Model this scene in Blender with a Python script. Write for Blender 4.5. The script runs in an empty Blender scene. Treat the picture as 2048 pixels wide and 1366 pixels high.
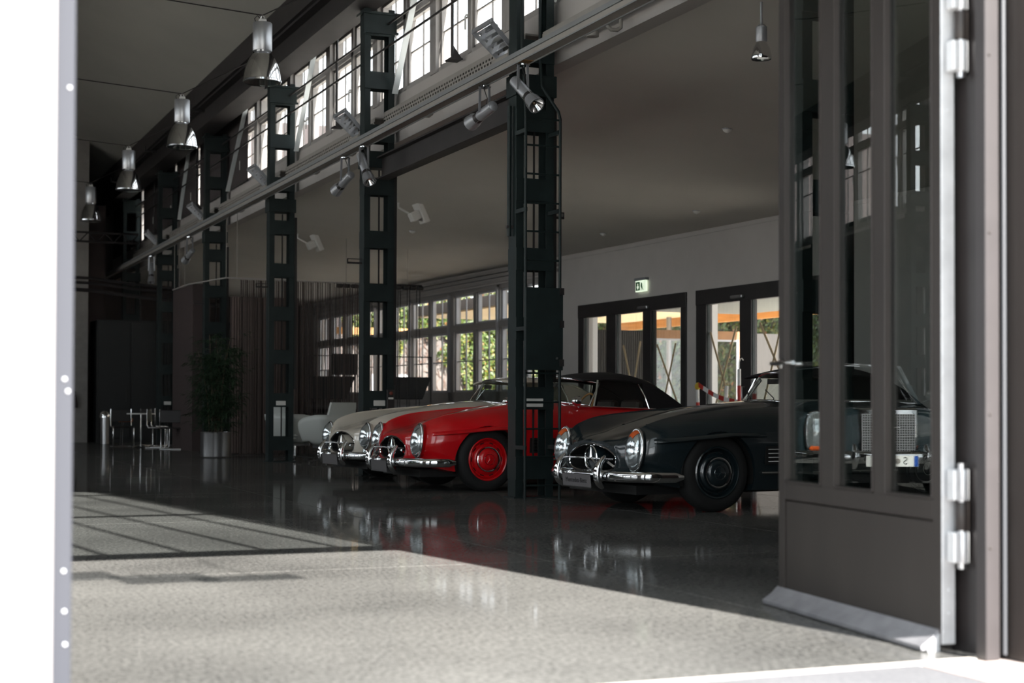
import bpy, bmesh, math, random
from mathutils import Vector, Matrix
random.seed(7)
R = math.radians
S = bpy.context.scene
COL = S.collection

# ------------------------------------------------------------------ camera
cd = bpy.data.cameras.new('camera')
cam = bpy.data.objects.new('camera', cd)
COL.objects.link(cam)
cd.sensor_width = 36.0
cd.lens = 3100 / 2048 * 36
cd.shift_y = 70 / 2048
cd.clip_start = 0.05
cd.clip_end = 500
YAW, PIT, ROL = R(22.65), R(1.05), R(0.17)
fwd = Vector((math.sin(YAW) * math.cos(PIT), math.cos(YAW) * math.cos(PIT), math.sin(PIT)))
rgt = Vector((math.cos(YAW), -math.sin(YAW), 0))
upv = rgt.cross(fwd)
c_, s_ = math.cos(ROL), math.sin(ROL)
r2 = rgt * c_ + upv * s_
u2 = upv * c_ - rgt * s_
m = Matrix((r2, u2, -fwd)).transposed().to_4x4()
m.translation = Vector((0, 0, 0.95))
cam.matrix_world = m
cd.dof.use_dof = True
cd.dof.focus_distance = 15.5
cd.dof.aperture_fstop = 2.2
S.camera = cam

# ------------------------------------------------------------------ light and exposure
w = bpy.data.worlds.new('world')
S.world = w
w.use_nodes = True
bg = w.node_tree.nodes['Background']
bg.inputs[0].default_value = (0.90, 0.96, 1.0, 1)
bg.inputs[1].default_value = 3.6
SUN_AZ, SUN_EL = R(-7.4), R(32.5)
sd = bpy.data.lights.new('sun', 'SUN')
sun = bpy.data.objects.new('sun', sd)
COL.objects.link(sun)
trav = Vector((math.sin(SUN_AZ) * math.cos(SUN_EL), math.cos(SUN_AZ) * math.cos(SUN_EL), -math.sin(SUN_EL)))
sun.rotation_euler = trav.to_track_quat('-Z', 'Y').to_euler()
sun.location = (3, -5, 12)
sd.energy = 29
sd.angle = R(0.6)
sd.color = (1.0, 0.96, 0.90)


def portal(loc, rot, sx, sy):
    l = bpy.data.lights.new('window_portal', 'AREA')
    l.shape = 'RECTANGLE'
    l.size, l.size_y = sx, sy
    l.cycles.is_portal = True
    o = bpy.data.objects.new('window_portal', l)
    COL.objects.link(o)
    o.location = loc
    o.rotation_euler = rot


portal((6.9, 21.2, 5.9), (0, R(90), 0), 1.6, 16.0)
portal((-4.8, 22.1, 5.6), (0, R(-90), 0), 2.2, 26.6)
portal((-7.6, 19.8, 2.3), (0, R(-90), 0), 2.9, 26.6)
portal((0.0, 4.5, 4.2), (R(90), 0, 0), 8.2, 8.4)

S.view_settings.view_transform = 'Standard'
S.view_settings.look = 'None'
S.view_settings.exposure = 0.0
S.view_settings.gamma = 1.0
S.view_settings.use_curve_mapping = False
cy = S.cycles
cy.max_bounces = 9
cy.diffuse_bounces = 5
cy.glossy_bounces = 5
cy.transmission_bounces = 6
cy.transparent_max_bounces = 24
cy.caustics_reflective = False
cy.caustics_refractive = False
cy.sample_clamp_indirect = 6
cy.use_denoising = True


# ------------------------------------------------------------------ materials
MATS = {}


def mat(name, col, rough=0.5, metal=0.0, var=0.0, scale=8.0, spec=0.5, coat=0.0, bump=0.0, bscale=40.0, emit=None, trans=0.0, stretch=None):
    if name in MATS:
        return MATS[name]
    m = bpy.data.materials.new(name)
    m.use_nodes = True
    nt = m.node_tree
    b = nt.nodes['Principled BSDF']
    b.inputs['Base Color'].default_value = (*col, 1)
    b.inputs['Roughness'].default_value = rough
    b.inputs['Metallic'].default_value = metal
    b.inputs['Specular IOR Level'].default_value = spec
    b.inputs['Coat Weight'].default_value = coat
    b.inputs['Coat Roughness'].default_value = 0.04
    b.inputs['Transmission Weight'].default_value = trans
    if emit:
        b.inputs['Emission Color'].default_value = (*emit[0], 1)
        b.inputs['Emission Strength'].default_value = emit[1]
    if var or bump:
        tc = nt.nodes.new('ShaderNodeTexCoord')
        mp = nt.nodes.new('ShaderNodeMapping')
        nt.links.new(tc.outputs['Object'], mp.inputs[0])
        if stretch:
            mp.inputs['Scale'].default_value = stretch
    if var:
        n = nt.nodes.new('ShaderNodeTexNoise')
        n.inputs['Scale'].default_value = scale
        n.inputs['Detail'].default_value = 5
        nt.links.new(mp.outputs[0], n.inputs[0])
        cr = nt.nodes.new('ShaderNodeValToRGB')
        cr.color_ramp.elements[0].position = 0.3
        cr.color_ramp.elements[1].position = 0.7
        cr.color_ramp.elements[0].color = (*[max(0, c * (1 - var)) for c in col], 1)
        cr.color_ramp.elements[1].color = (*[min(1, c * (1 + var)) for c in col], 1)
        nt.links.new(n.outputs['Fac'], cr.inputs[0])
        nt.links.new(cr.outputs[0], b.inputs['Base Color'])
    if bump:
        n2 = nt.nodes.new('ShaderNodeTexNoise')
        n2.inputs['Scale'].default_value = bscale
        nt.links.new(mp.outputs[0], n2.inputs[0])
        bp = nt.nodes.new('ShaderNodeBump')
        bp.inputs['Strength'].default_value = bump
        bp.inputs['Distance'].default_value = 0.01
        nt.links.new(n2.outputs['Fac'], bp.inputs['Height'])
        nt.links.new(bp.outputs[0], b.inputs['Normal'])
    MATS[name] = m
    return m


def glass(name, tint=(1, 1, 1), f0=0.045, rough=0.0, k=0.95):
    """thin pane: Schlick-weighted mirror over clear transmission"""
    m = bpy.data.materials.new(name)
    m.use_nodes = True
    nt = m.node_tree
    nt.nodes.remove(nt.nodes['Principled BSDF'])
    out = nt.nodes['Material Output']
    g = nt.nodes.new('ShaderNodeNewGeometry')
    dot = nt.nodes.new('ShaderNodeVectorMath')
    dot.operation = 'DOT_PRODUCT'
    nt.links.new(g.outputs['Normal'], dot.inputs[0])
    nt.links.new(g.outputs['Incoming'], dot.inputs[1])

    def M(op, a, b=None):
        n = nt.nodes.new('ShaderNodeMath')
        n.operation = op
        for i, v in enumerate((a, b)):
            if v is None:
                continue
            if isinstance(v, (int, float)):
                n.inputs[i].default_value = v
            else:
                nt.links.new(v, n.inputs[i])
        return n.outputs[0]
    a = M('ABSOLUTE', dot.outputs['Value'])
    f = M('POWER', M('SUBTRACT', 1.0, a), 5.0)
    f = M('ADD', M('MULTIPLY', f, k), f0)
    tr = nt.nodes.new('ShaderNodeBsdfTransparent')
    tr.inputs[0].default_value = (*tint, 1)
    gl = nt.nodes.new('ShaderNodeBsdfGlossy')
    gl.inputs['Roughness'].default_value = rough
    gl.inputs['Color'].default_value = (1, 1, 1, 1)
    mx = nt.nodes.new('ShaderNodeMixShader')
    nt.links.new(f, mx.inputs[0])
    nt.links.new(tr.outputs[0], mx.inputs[1])
    nt.links.new(gl.outputs[0], mx.inputs[2])
    nt.links.new(mx.outputs[0], out.inputs[0])
    MATS[name] = m
    return m


def stone(name, c1, c2, rough, fine=90.0, big=0.7, sheen=None):
    m = bpy.data.materials.new(name)
    m.use_nodes = True
    nt = m.node_tree
    b = nt.nodes['Principled BSDF']
    tc = nt.nodes.new('ShaderNodeTexCoord')
    geo = nt.nodes.new('ShaderNodeNewGeometry')
    n = nt.nodes.new('ShaderNodeTexNoise')
    n.inputs['Scale'].default_value = fine
    n.inputs['Detail'].default_value = 6
    n.inputs['Roughness'].default_value = 0.75
    n2 = nt.nodes.new('ShaderNodeTexNoise')
    n2.inputs['Scale'].default_value = big
    n2.inputs['Detail'].default_value = 4
    mp = nt.nodes.new('ShaderNodeMapping')
    mp.inputs['Scale'].default_value = (1.0, 0.55, 1)
    nt.links.new(geo.outputs['Position'], mp.inputs[0])
    nt.links.new(mp.outputs[0], n.inputs[0])
    nt.links.new(geo.outputs['Position'], n2.inputs[0])
    mx = nt.nodes.new('ShaderNodeMath')
    mx.operation = 'MULTIPLY_ADD'
    mx.inputs[1].default_value = 0.7
    nt.links.new(n.outputs['Fac'], mx.inputs[0])
    m3 = nt.nodes.new('ShaderNodeMath')
    m3.operation = 'MULTIPLY'
    m3.inputs[1].default_value = 0.3
    nt.links.new(n2.outputs['Fac'], m3.inputs[0])
    nt.links.new(m3.outputs[0], mx.inputs[2])
    cr = nt.nodes.new('ShaderNodeValToRGB')
    cr.color_ramp.elements[0].position = 0.36
    cr.color_ramp.elements[1].position = 0.64
    cr.color_ramp.elements[0].color = (*c1, 1)
    cr.color_ramp.elements[1].color = (*c2, 1)
    nt.links.new(mx.outputs[0], cr.inputs[0])
    nt.links.new(cr.outputs[0], b.inputs['Base Color'])
    b.inputs['Roughness'].default_value = rough
    # faint polishing swirls
    n3 = nt.nodes.new('ShaderNodeTexNoise')
    n3.inputs['Scale'].default_value = 3.0
    nt.links.new(geo.outputs['Position'], n3.inputs[0])
    mr = nt.nodes.new('ShaderNodeMapRange')
    mr.inputs['To Min'].default_value = rough * 0.7
    mr.inputs['To Max'].default_value = rough * 1.4
    nt.links.new(n3.outputs['Fac'], mr.inputs[0])
    nt.links.new(mr.outputs[0], b.inputs['Roughness'])
    bp = nt.nodes.new('ShaderNodeBump')
    bp.inputs['Strength'].default_value = 0.006
    bp.inputs['Distance'].default_value = 0.02
    n4 = nt.nodes.new('ShaderNodeTexNoise')
    n4.inputs['Scale'].default_value = 6.0
    nt.links.new(geo.outputs['Position'], n4.inputs[0])
    nt.links.new(n4.outputs['Fac'], bp.inputs['Height'])
    nt.links.new(bp.outputs[0], b.inputs['Normal'])
    if sheen is not None:
        b.inputs['Specular IOR Level'].default_value = 0.0
        lw = nt.nodes.new('ShaderNodeLayerWeight')
        lw.inputs['Blend'].default_value = 0.5
        pw = nt.nodes.new('ShaderNodeMath')
        pw.operation = 'POWER'
        pw.inputs[1].default_value = 5.0
        nt.links.new(lw.outputs['Facing'], pw.inputs[0])
        ma = nt.nodes.new('ShaderNodeMath')
        ma.operation = 'MULTIPLY_ADD'
        ma.inputs[1].default_value = sheen
        ma.inputs[2].default_value = 0.03
        nt.links.new(pw.outputs[0], ma.inputs[0])
        gl = nt.nodes.new('ShaderNodeBsdfGlossy')
        nt.links.new(mr.outputs[0], gl.inputs['Roughness'])
        nt.links.new(bp.outputs[0], gl.inputs['Normal'])
        mxs = nt.nodes.new('ShaderNodeMixShader')
        nt.links.new(ma.outputs[0], mxs.inputs[0])
        nt.links.new(b.outputs[0], mxs.inputs[1])
        nt.links.new(gl.outputs[0], mxs.inputs[2])
        nt.links.new(mxs.outputs[0], nt.nodes['Material Output'].inputs[0])
    MATS[name] = m
    return m


M_floor = stone('polished_terrazzo', (0.042, 0.042, 0.041), (0.185, 0.182, 0.173), 0.06, fine=46.0, sheen=0.45)
M_joint = mat('joint_strip', (0.62, 0.58, 0.53), 0.5)
M_paving = stone('paving_stone', (0.10, 0.10, 0.11), (0.17, 0.17, 0.175), 0.6, fine=60)
M_paleslab = stone('pale_paving', (0.42, 0.34, 0.31), (0.56, 0.48, 0.45), 0.7, fine=40)
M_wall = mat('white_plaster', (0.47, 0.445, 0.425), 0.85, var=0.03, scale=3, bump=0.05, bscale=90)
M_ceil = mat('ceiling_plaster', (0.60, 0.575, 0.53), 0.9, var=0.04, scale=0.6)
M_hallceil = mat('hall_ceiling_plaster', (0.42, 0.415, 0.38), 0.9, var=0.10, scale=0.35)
M_green = mat('dark_green_paint', (0.010, 0.018, 0.018), 0.5, spec=.35, var=0.25, scale=5, bump=0.03, bscale=60)
M_black = mat('black_brown_paint', (0.020, 0.017, 0.017), 0.45, var=0.2, scale=4)
M_girder = mat('girder_paint', (0.024, 0.020, 0.020), 0.6, var=0.25, scale=3)
M_door = mat('door_paint', (0.032, 0.027, 0.025), 0.36, spec=.35, var=0.10, scale=5, bump=0.02, bscale=30, stretch=(1, 1, 0.3))
M_stile = mat('steel_edge', (0.66, 0.67, 0.69), 0.35, 0.4, var=0.12, scale=9)
M_pale = mat('pale_jamb_paint', (0.70, 0.69, 0.68), 0.6, var=0.02, scale=3)
M_steel = mat('brushed_steel', (0.55, 0.55, 0.56), 0.28, 1.0, var=0.06, scale=20, stretch=(8, 8, 0.4))
M_chrome = mat('chrome', (0.86, 0.87, 0.88), 0.05, 1.0)
M_alu = mat('spun_aluminium', (0.78, 0.78, 0.79), 0.12, 1.0)
M_lampgrey = mat('lamp_grey_paint', (0.33, 0.34, 0.36), 0.35, 0.4)
M_track = mat('grey_track', (0.21, 0.22, 0.225), 0.5, var=0.08, scale=2)
M_tray = mat('cream_tray', (0.30, 0.28, 0.255), 0.6, var=0.05)
M_frame = mat('grey_window_frame', (0.34, 0.32, 0.305), 0.5, var=0.05)
M_muntin = mat('pale_muntin', (0.48, 0.48, 0.50), 0.5)
M_strip = mat('pale_brace', (0.74, 0.79, 0.80), 0.45)
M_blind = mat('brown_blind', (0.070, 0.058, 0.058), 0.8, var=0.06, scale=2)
M_glass = glass('window_glass')
M_shadow_sheet = glass('shadow_sheet', (0.62, 0.63, 0.64), f0=0.05)  # grey tint thins the shadow of the added boards
M_glassd = glass('door_glass', (0.74, 0.78, 0.76), f0=0.11)
M_dirty = glass('transom_glass', (0.72, 0.74, 0.74), f0=0.06)
M_carglass = glass('car_glass', (0.72, 0.76, 0.74), f0=0.05)
M_tyre = mat('tyre_rubber', (0.012, 0.012, 0.012), 0.75, bump=0.05, bscale=30)
M_red = mat('red_enamel', (0.74, 0.004, 0.010), 0.28, coat=1.0)
M_white = mat('ivory_enamel', (0.82, 0.75, 0.64), 0.28, coat=1.0)
M_grey = mat('dark_grey_enamel', (0.012, 0.021, 0.025), 0.26, coat=1.0)
M_dark = mat('cavity_black', (0.008, 0.008, 0.008), 0.7)
M_lens = mat('headlamp_glass', (0.66, 0.72, 0.74), 0.06, 0.82, coat=1.0, bump=0.25, bscale=28, stretch=(1, 4, 0.6))
M_amber = mat('amber_lens', (0.75, 0.12, 0.02), 0.15, coat=1.0)
M_canvas = mat('black_canvas', (0.010, 0.008, 0.009), 0.85, var=0.2, scale=30)
M_leather = mat('dark_leather', (0.05, 0.03, 0.025), 0.5)
M_plate = mat('grey_plate', (0.17, 0.16, 0.165), 0.4)
M_ink = mat('dark_ink', (0.02, 0.02, 0.02), 0.5)
M_offwhite = mat('white_box', (0.68, 0.67, 0.64), 0.5)
M_chair = mat('white_leather', (0.50, 0.52, 0.49), 0.45, bump=0.03, bscale=50)
M_string = mat('brown_string', (0.085, 0.065, 0.058), 0.8)
M_slat = mat('brown_slat', (0.17, 0.125, 0.110), 0.7, var=0.15, scale=3)
M_brownpanel = mat('brown_panel', (0.055, 0.038, 0.036), 0.7, var=0.1, scale=2)
M_leaf = mat('bamboo_leaf', (0.024, 0.052, 0.024), 0.5, var=0.4, scale=12)
M_cane = mat('bamboo_cane', (0.09, 0.065, 0.04), 0.6)
M_soil = mat('soil', (0.03, 0.022, 0.016), 0.9)
M_timber = mat('glulam_timber', (0.62, 0.30, 0.10), 0.55, var=0.15, scale=3, stretch=(6, 0.5, 6))
M_soffit = mat('pale_timber_soffit', (0.90, 0.70, 0.42), 0.6, var=0.08, scale=2)
M_fascia = mat('weathered_fascia', (0.13, 0.11, 0.10), 0.7, var=0.1, scale=3)
M_concrete = mat('yard_concrete', (0.62, 0.59, 0.55), 0.85, var=0.08, scale=1.5)
M_yardwall = mat('yard_wall', (0.13, 0.115, 0.106), 0.9, var=0.12, scale=2)
M_ivy1 = mat("ivy_leaf", (0.038, 0.064, 0.009), 0.5, var=0.5, scale=0.9)
M_ivy2 = mat("ivy_leaf_yellow", (0.105, 0.102, 0.014), 0.5, var=0.35, scale=1.2)
M_ivy3 = mat("ivy_leaf_red", (0.21, 0.08, 0.026), 0.5, var=0.3, scale=1.2)
M_twig = mat('bare_vine', (0.16, 0.11, 0.09), 0.8)
M_barrier_red = mat('barrier_red', (0.50, 0.03, 0.02), 0.5)
M_barrier_white = mat('barrier_white', (0.75, 0.74, 0.72), 0.5)
M_tape = mat('beige_tape', (0.55, 0.42, 0.25), 0.6)
M_yellow = mat('yellow_knot', (0.65, 0.45, 0.04), 0.6)
M_screen = mat('grey_screen_wall', (0.035, 0.032, 0.029), 0.8, var=0.1, scale=4, stretch=(9, 9, 0.5))
M_exit_lit = mat('exit_face', (0.9, 0.95, 0.85), 0.4, emit=((0.85, 1.0, 0.75), 0.95))
M_exit_green = mat('exit_green', (0.02, 0.16, 0.06), 0.4)
M_darkwall = mat('dark_bar_wall', (0.008, 0.009, 0.009), 0.5, var=0.2, scale=2)
M_brick = mat('pale_brick', (0.30, 0.28, 0.265), 0.8, var=0.1, scale=5)
M_orange = mat('orange_plastic', (0.40, 0.09, 0.02), 0.5)
M_blue = mat('blue_band', (0.01, 0.09, 0.45), 0.4)
M_platew = mat('white_plate', (0.8, 0.8, 0.78), 0.4)
M_bluebag = mat('blue_bag', (0.02, 0.10, 0.30), 0.6)
M_rust = mat('rust_mark', (0.30, 0.17, 0.07), 0.8)
M_rust2 = mat('copper_lens', (0.7, 0.5, 0.35), 0.1, 0.9)
M_asphalt = mat('outer_ground', (0.52, 0.50, 0.47), 0.9, var=0.1, scale=2)
M_textwhite = mat('white_print', (0.6, 0.6, 0.58), 0.5)


# ------------------------------------------------------------------ mesh helpers
class MB:
    def __init__(self, T=None):
        self.v, self.f, self.T = [], [], T

    def add(self, vs, fs):
        o = len(self.v)
        T = self.T
        for p in vs:
            p = Vector(p)
            self.v.append(tuple(T @ p if T else p))
        self.f += [[o + i for i in f] for f in fs]
        return self

    def box(self, x0, x1, y0, y1, z0, z1):
        vs = [(x, y, z) for z in (z0, z1) for y in (y0, y1) for x in (x0, x1)]
        return self.add(vs, [(0, 2, 3, 1), (4, 5, 7, 6), (0, 1, 5, 4), (2, 6, 7, 3), (0, 4, 6, 2), (1, 3, 7, 5)])

    def bar(self, p, q, w, h, up=(0, 0, 1)):
        p, q = Vector(p), Vector(q)
        d = (q - p).normalized()
        a = d.cross(Vector(up))
        if a.length < 1e-5:
            a = d.cross(Vector((0, 1, 0)))
        a.normalize()
        b = a.cross(d)
        vs = []
        for c in (p, q):
            for sa, sb in ((-1, -1), (1, -1), (1, 1), (-1, 1)):
                vs.append(c + a * sa * w / 2 + b * sb * h / 2)
        return self.add(vs, [(0, 1, 2, 3), (7, 6, 5, 4), (0, 4, 5, 1), (1, 5, 6, 2), (2, 6, 7, 3), (3, 7, 4, 0)])

    def tube(self, pts, r, n=8, closed=False, flat=1.0, up=None):
        pts = [Vector(p) for p in pts]
        N = len(pts)
        vs = []
        prev = None
        for i, p in enumerate(pts):
            if closed:
                d = pts[(i + 1) % N] - pts[i - 1]
            else:
                d = pts[min(i + 1, N - 1)] - pts[max(i - 1, 0)]
            d.normalize()
            if up is not None:
                a = d.cross(Vector(up))
            elif prev is None:
                a = d.cross(Vector((0, 0, 1)))
                if a.length < 1e-3:
                    a = d.cross(Vector((0, 1, 0)))
            else:
                a = prev - d * prev.dot(d)
            a.normalize()
            prev = a
            b = a.cross(d)
            rr = r[i] if isinstance(r, (list, tuple)) else r
            for k in range(n):
                t = 2 * math.pi * k / n
                vs.append(p + a * math.cos(t) * rr * flat + b * math.sin(t) * rr)
        fs = []
        for i in range(N if closed else N - 1):
            j = (i + 1) % N
            for k in range(n):
                k2 = (k + 1) % n
                fs.append((i * n + k, i * n + k2, j * n + k2, j * n + k))
        if not closed:
            fs.append(tuple(range(n))[::-1])
            fs.append(tuple((N - 1) * n + k for k in range(n)))
        return self.add(vs, fs)

    def lathe(self, prof, n=24, M=None, cap=True):
        """prof: (radius, height) pairs about the local z axis, placed by matrix M"""
        vs, fs = [], []
        for r, h in prof:
            for k in range(n):
                t = 2 * math.pi * k / n
                p = Vector((r * math.cos(t), r * math.sin(t), h))
                vs.append(M @ p if M else p)
        for i in range(len(prof) - 1):
            for k in range(n):
                k2 = (k + 1) % n
                fs.append((i * n + k, i * n + k2, (i + 1) * n + k2, (i + 1) * n + k))
        if cap:
            fs.append(tuple(range(n))[::-1])
            fs.append(tuple((len(prof) - 1) * n + k for k in range(n)))
        return self.add(vs, fs)

    def prism(self, poly, a, b, axis='z'):
        n = len(poly)
        vs = []
        for h in (a, b):
            for p in poly:
                if axis == 'z':
                    vs.append((p[0], p[1], h))
                elif axis == 'y':
                    vs.append((p[0], h, p[1]))
                else:
                    vs.append((h, p[0], p[1]))
        fs = [tuple(range(n))[::-1], tuple(range(n, 2 * n))]
        for i in range(n):
            j = (i + 1) % n
            fs.append((i, j, n + j, n + i))
        return self.add(vs, fs)

    def grid(self, rows, closed_u=False):
        """rows of equal length -> quads"""
        n = len(rows[0])
        vs = [p for r in rows for p in r]
        fs = []
        for i in range(len(rows) - 1):
            for k in range(n if closed_u else n - 1):
                k2 = (k + 1) % n
                fs.append((i * n + k, i * n + k2, (i + 1) * n + k2, (i + 1) * n + k))
        return self.add(vs, fs)

    def build(self, name, material, parent=None, smooth=None, bevel=0, recalc=True):
        me = bpy.data.meshes.new(name)
        me.from_pydata(self.v, [], self.f)
        if recalc or bevel:
            bm = bmesh.new()
            bm.from_mesh(me)
            if bevel:
                bmesh.ops.bevel(bm, geom=list(bm.edges), offset=bevel, segments=1, affect='EDGES', clamp_overlap=True)
            bmesh.ops.recalc_face_normals(bm, faces=bm.faces)
            bm.to_mesh(me)
            bm.free()
        me.materials.append(material)
        if smooth is not None:
            me.polygons.foreach_set('use_smooth', [True] * len(me.polygons))
            me.set_sharp_from_angle(angle=R(smooth))
        o = bpy.data.objects.new(name, me)
        COL.objects.link(o)
        if parent:
            o.parent = parent
        return o


def tag(o, label=None, cat=None, group=None, kind=None):
    if label:
        o['label'] = label
    if cat:
        o['category'] = cat
    if group:
        o['group'] = group
    if kind:
        o['kind'] = kind
    return o


def empty(name, label, cat, loc=(0, 0, 0), rz=0, group=None, kind=None):
    o = bpy.data.objects.new(name, None)
    COL.objects.link(o)
    o.location = loc
    o.rotation_euler = (0, 0, rz)
    o.empty_display_size = 0.1
    return tag(o, label, cat, group, kind)


def kids(o):
    return list(o.children)


def copy_tree(o, parent=None):
    c = o.copy()
    COL.objects.link(c)
    c.parent = parent
    for ch in kids(o):
        copy_tree(ch, c)
    return c


def share(o, parent, M=None):
    """a piece that shares o's mesh"""
    c = o.copy()
    COL.objects.link(c)
    c.parent = parent
    if M is not None:
        c.matrix_local = M
    return c


def cr(vals, t):
    """Catmull-Rom through a list of floats / Vectors, t in 0..len-1"""
    n = len(vals)
    i = min(int(t), n - 2)
    u = t - i
    p1, p2 = vals[i], vals[i + 1]
    p0 = vals[i - 1] if i > 0 else p1 * 2 - p2
    p3 = vals[i + 2] if i + 2 < n else p2 * 2 - p1
    return (p1 * 2 + (p2 - p0) * u + (p0 * 2 - p1 * 5 + p2 * 4 - p3) * u * u + (p1 * 3 - p0 - p2 * 3 + p3) * u ** 3) * 0.5


TA, TZ = R(1.57), Vector((12.8, 24.0, 0))


def wall_matrix():
    """frame of the outer aisle wall: local x along the wall (away from the entrance), local y into the room, z up"""
    return Matrix.Translation(TZ) @ Matrix.Rotation(R(90) + TA, 4, 'Z')


WM = wall_matrix()

# ================================================================== SETTING
YF, YB = 4.75, 46.0          # facade plane, far end
COLY = [14.57 + 5.24 * k for k in range(-1, 6)]   # near faces of the steel columns

# floor: bedding with pale joint strips, polished slabs laid on it
fl = tag(MB().box(-11.5, 13, YF, YB, -0.25, -0.004).build('floor', M_joint),
         'polished dark terrazzo slab floor of the hall with pale joints', 'floor', kind='structure')
xs = [-11.4, 3.85, 6.35, 8.85, 11.35]
ys = [YF + 3.9 * k for k in range(0, 12)]
for i in range(len(xs) - 1):
    proto = None
    for j in range(len(ys) - 1):
        y1 = min(ys[j + 1], YB)
        full = y1 == ys[j + 1]
        if full and proto:
            share(proto, fl, Matrix.Translation((xs[i], ys[j], 0)))
        else:
            o = MB().box(0.006, xs[i + 1] - xs[i] - .006, 0.008, y1 - ys[j] - 0.008, -0.04, 0).build('floor_slab', M_floor, fl)
            o.location = (xs[i], ys[j], 0)
            if full:
                proto = o
tag(MB().box(xs[-1], 13.2, YF, YB, -0.04, -0.001).build('floor_border', M_floor, fl))

tag(MB().box(-60, -11.6, YF, 60, -0.4, -0.03).build('ground', M_asphalt), 'pale ground outside the aisle opposite the cars', 'ground', kind='structure')
gr = tag(MB().box(-40, 60, -60, YF - 0.02, -0.4, -0.03).build('ground', M_asphalt),
         'grey ground outside the hall entrance', 'ground', kind='structure')
pv = tag(MB().box(-2, 7, 3.2, YF - 0.02, -0.03, -0.012).build('path', M_paleslab),
         'pale paved strip in front of the open doorway', 'paving', kind='structure')
for (x0, x1, y0, y1, m_) in ((-1.5, 3.58, 4.06, 4.70, M_paving), (3.60, 4.40, 3.9, 4.70, M_paleslab), (4.42, 6.0, 3.9, 4.70, M_paleslab),
                             (0.9, 3.58, 3.4, 4.04, M_paving), (3.60, 5.0, 3.25, 3.88, M_paleslab)):
    MB().box(x0, x1, y0, y1, -0.012, -0.001).build('paving_slab', m_, pv, bevel=0.002)
tag(MB().box(0.5, 3.95, 4.71, 4.745, -0.05, 0.004).build('trim_1', M_joint), 'pale metal threshold strip under the doorway', 'threshold', kind='structure')

# facade
f = MB()
f.box(-11.5, -4.0, 4.62, 4.95, 0, 10).box(-0.6, 0.2, 4.62, 4.95, 0, 10).box(-4.0, -0.6, 4.62, 4.95, 8.4, 10).box(-4.0, -0.6, 4.62, 4.95, 0, 0.4).box(4.25, 13.2, 4.62, 4.95, 0, 10).box(0.2, 4.25, 4.62, 4.95, 8.4, 10)
tag(f.build('wall_front', M_brownpanel), 'dark entrance facade wall around the tall doorway', 'wall', kind='structure')
# outer reveal panel with its thin conduit at the right edge
t = tag(MB().box(3.975, 4.4, 4.5, 4.72, 0, 8.4).build('trim_2', M_door), 'dark brown metal reveal panel at the right edge of the entrance', 'panel', kind='structure')
MB().tube([(3.949, 4.662, 0.02), (3.949, 4.662, 5)], 0.008, 8).build('conduit', mat('conduit_metal', (.05, .053, .06), .5), t, smooth=40)
# right frame post
jr = empty('trim_3', 'sunlit brown steel door post at the right of the entrance', 'door post', kind='structure')
MB().box(3.862, 3.926, 4.66, 4.72, 0, 8.4).build('post', mat('post_paint', (.036, .032, .033), .4, var=.06), jr, bevel=0.003)
MB().box(3.935, 3.975, 4.722, 4.95, 0, 8.4).build('rebate', M_black, jr)
for z in (0.42, 2.27, 0.92, 1.6):
    MB().lathe([(0.006, 0), (0.005, 0.004), (0.002, 0.006)], 10, Matrix.Translation((3.88, 4.66, z)) @ Matrix.Rotation(R(90), 4, 'X')).build('rivet', M_door, jr, smooth=60)
# left post: pale jamb with a riveted steel edge
jl = empty('trim_4', 'pale sunlit door jamb with riveted steel edge at the left of the entrance', 'door jamb', kind='structure')
MB().box(-0.6, 0.425, 4.55, 4.72, 0, 8.4).build('jamb_post', M_pale, jl, bevel=0.004)
MB().box(0.426, 0.497, 4.57, 4.72, 0, 8.4).build('inner_strip', mat('pinkish_jamb', (.20, .19, .19), .5), jl, bevel=0.004)
MB().box(0.498, 0.552, 4.60, 4.74, 0, 8.4).build('steel_edge', mat('blue_grey_edge', (.040, .042, .05), .7, spec=.1), jl, bevel=0.003)
rp = None
for z in (0.26, 0.355, 0.47, 0.985, 1.02, 1.86):
    if rp is None:
        rp = MB().lathe([(0.006, 0), (0.005, 0.004), (0.002, 0.006)], 10).build('rivet', M_stile, jl, smooth=60)
        rp.matrix_local = Matrix.Translation((0.535, 4.60, z)) @ Matrix.Rotation(R(90), 4, 'X')
    else:
        share(rp, jl, Matrix.Translation((0.535 + random.uniform(-.008, .008), 4.60, z)) @ Matrix.Rotation(R(90), 4, 'X'))
# transom and the tall muntined light above the doors
fw = empty('window_1', 'tall steel muntined window above the entrance doors', 'window', kind='structure')
g = MB().box(0.5, 3.95, 4.66, 4.78, 3.2, 3.36)
g.build('transom', M_door, fw)
g = MB()
for x in [0.56 + 0.506 * k for k in range(0, 7)]:
    MB().box(x - 0.022, x + 0.022, 4.69, 4.75, 3.36, 8.4).build('muntin', M_door, fw)
for z in (5.55, 7.55):
    MB().box(0.5, 3.95, 4.685, 4.755, z - 0.03, z + 0.03).build('muntin', M_door, fw)
for k in range(6):
    for z0, z1 in ((3.36, 5.52), (5.58, 7.52), (7.58, 8.4)):
        x = 0.56 + 0.506 * k
        MB().box(x + 0.022, x + 0.484, 4.715, 4.72, z0, z1).build('pane', M_dirty, fw)
MB().box(3.618, 3.95, 4.715, 4.72, 3.36, 8.4).build('pane', M_dirty, fw)

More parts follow.
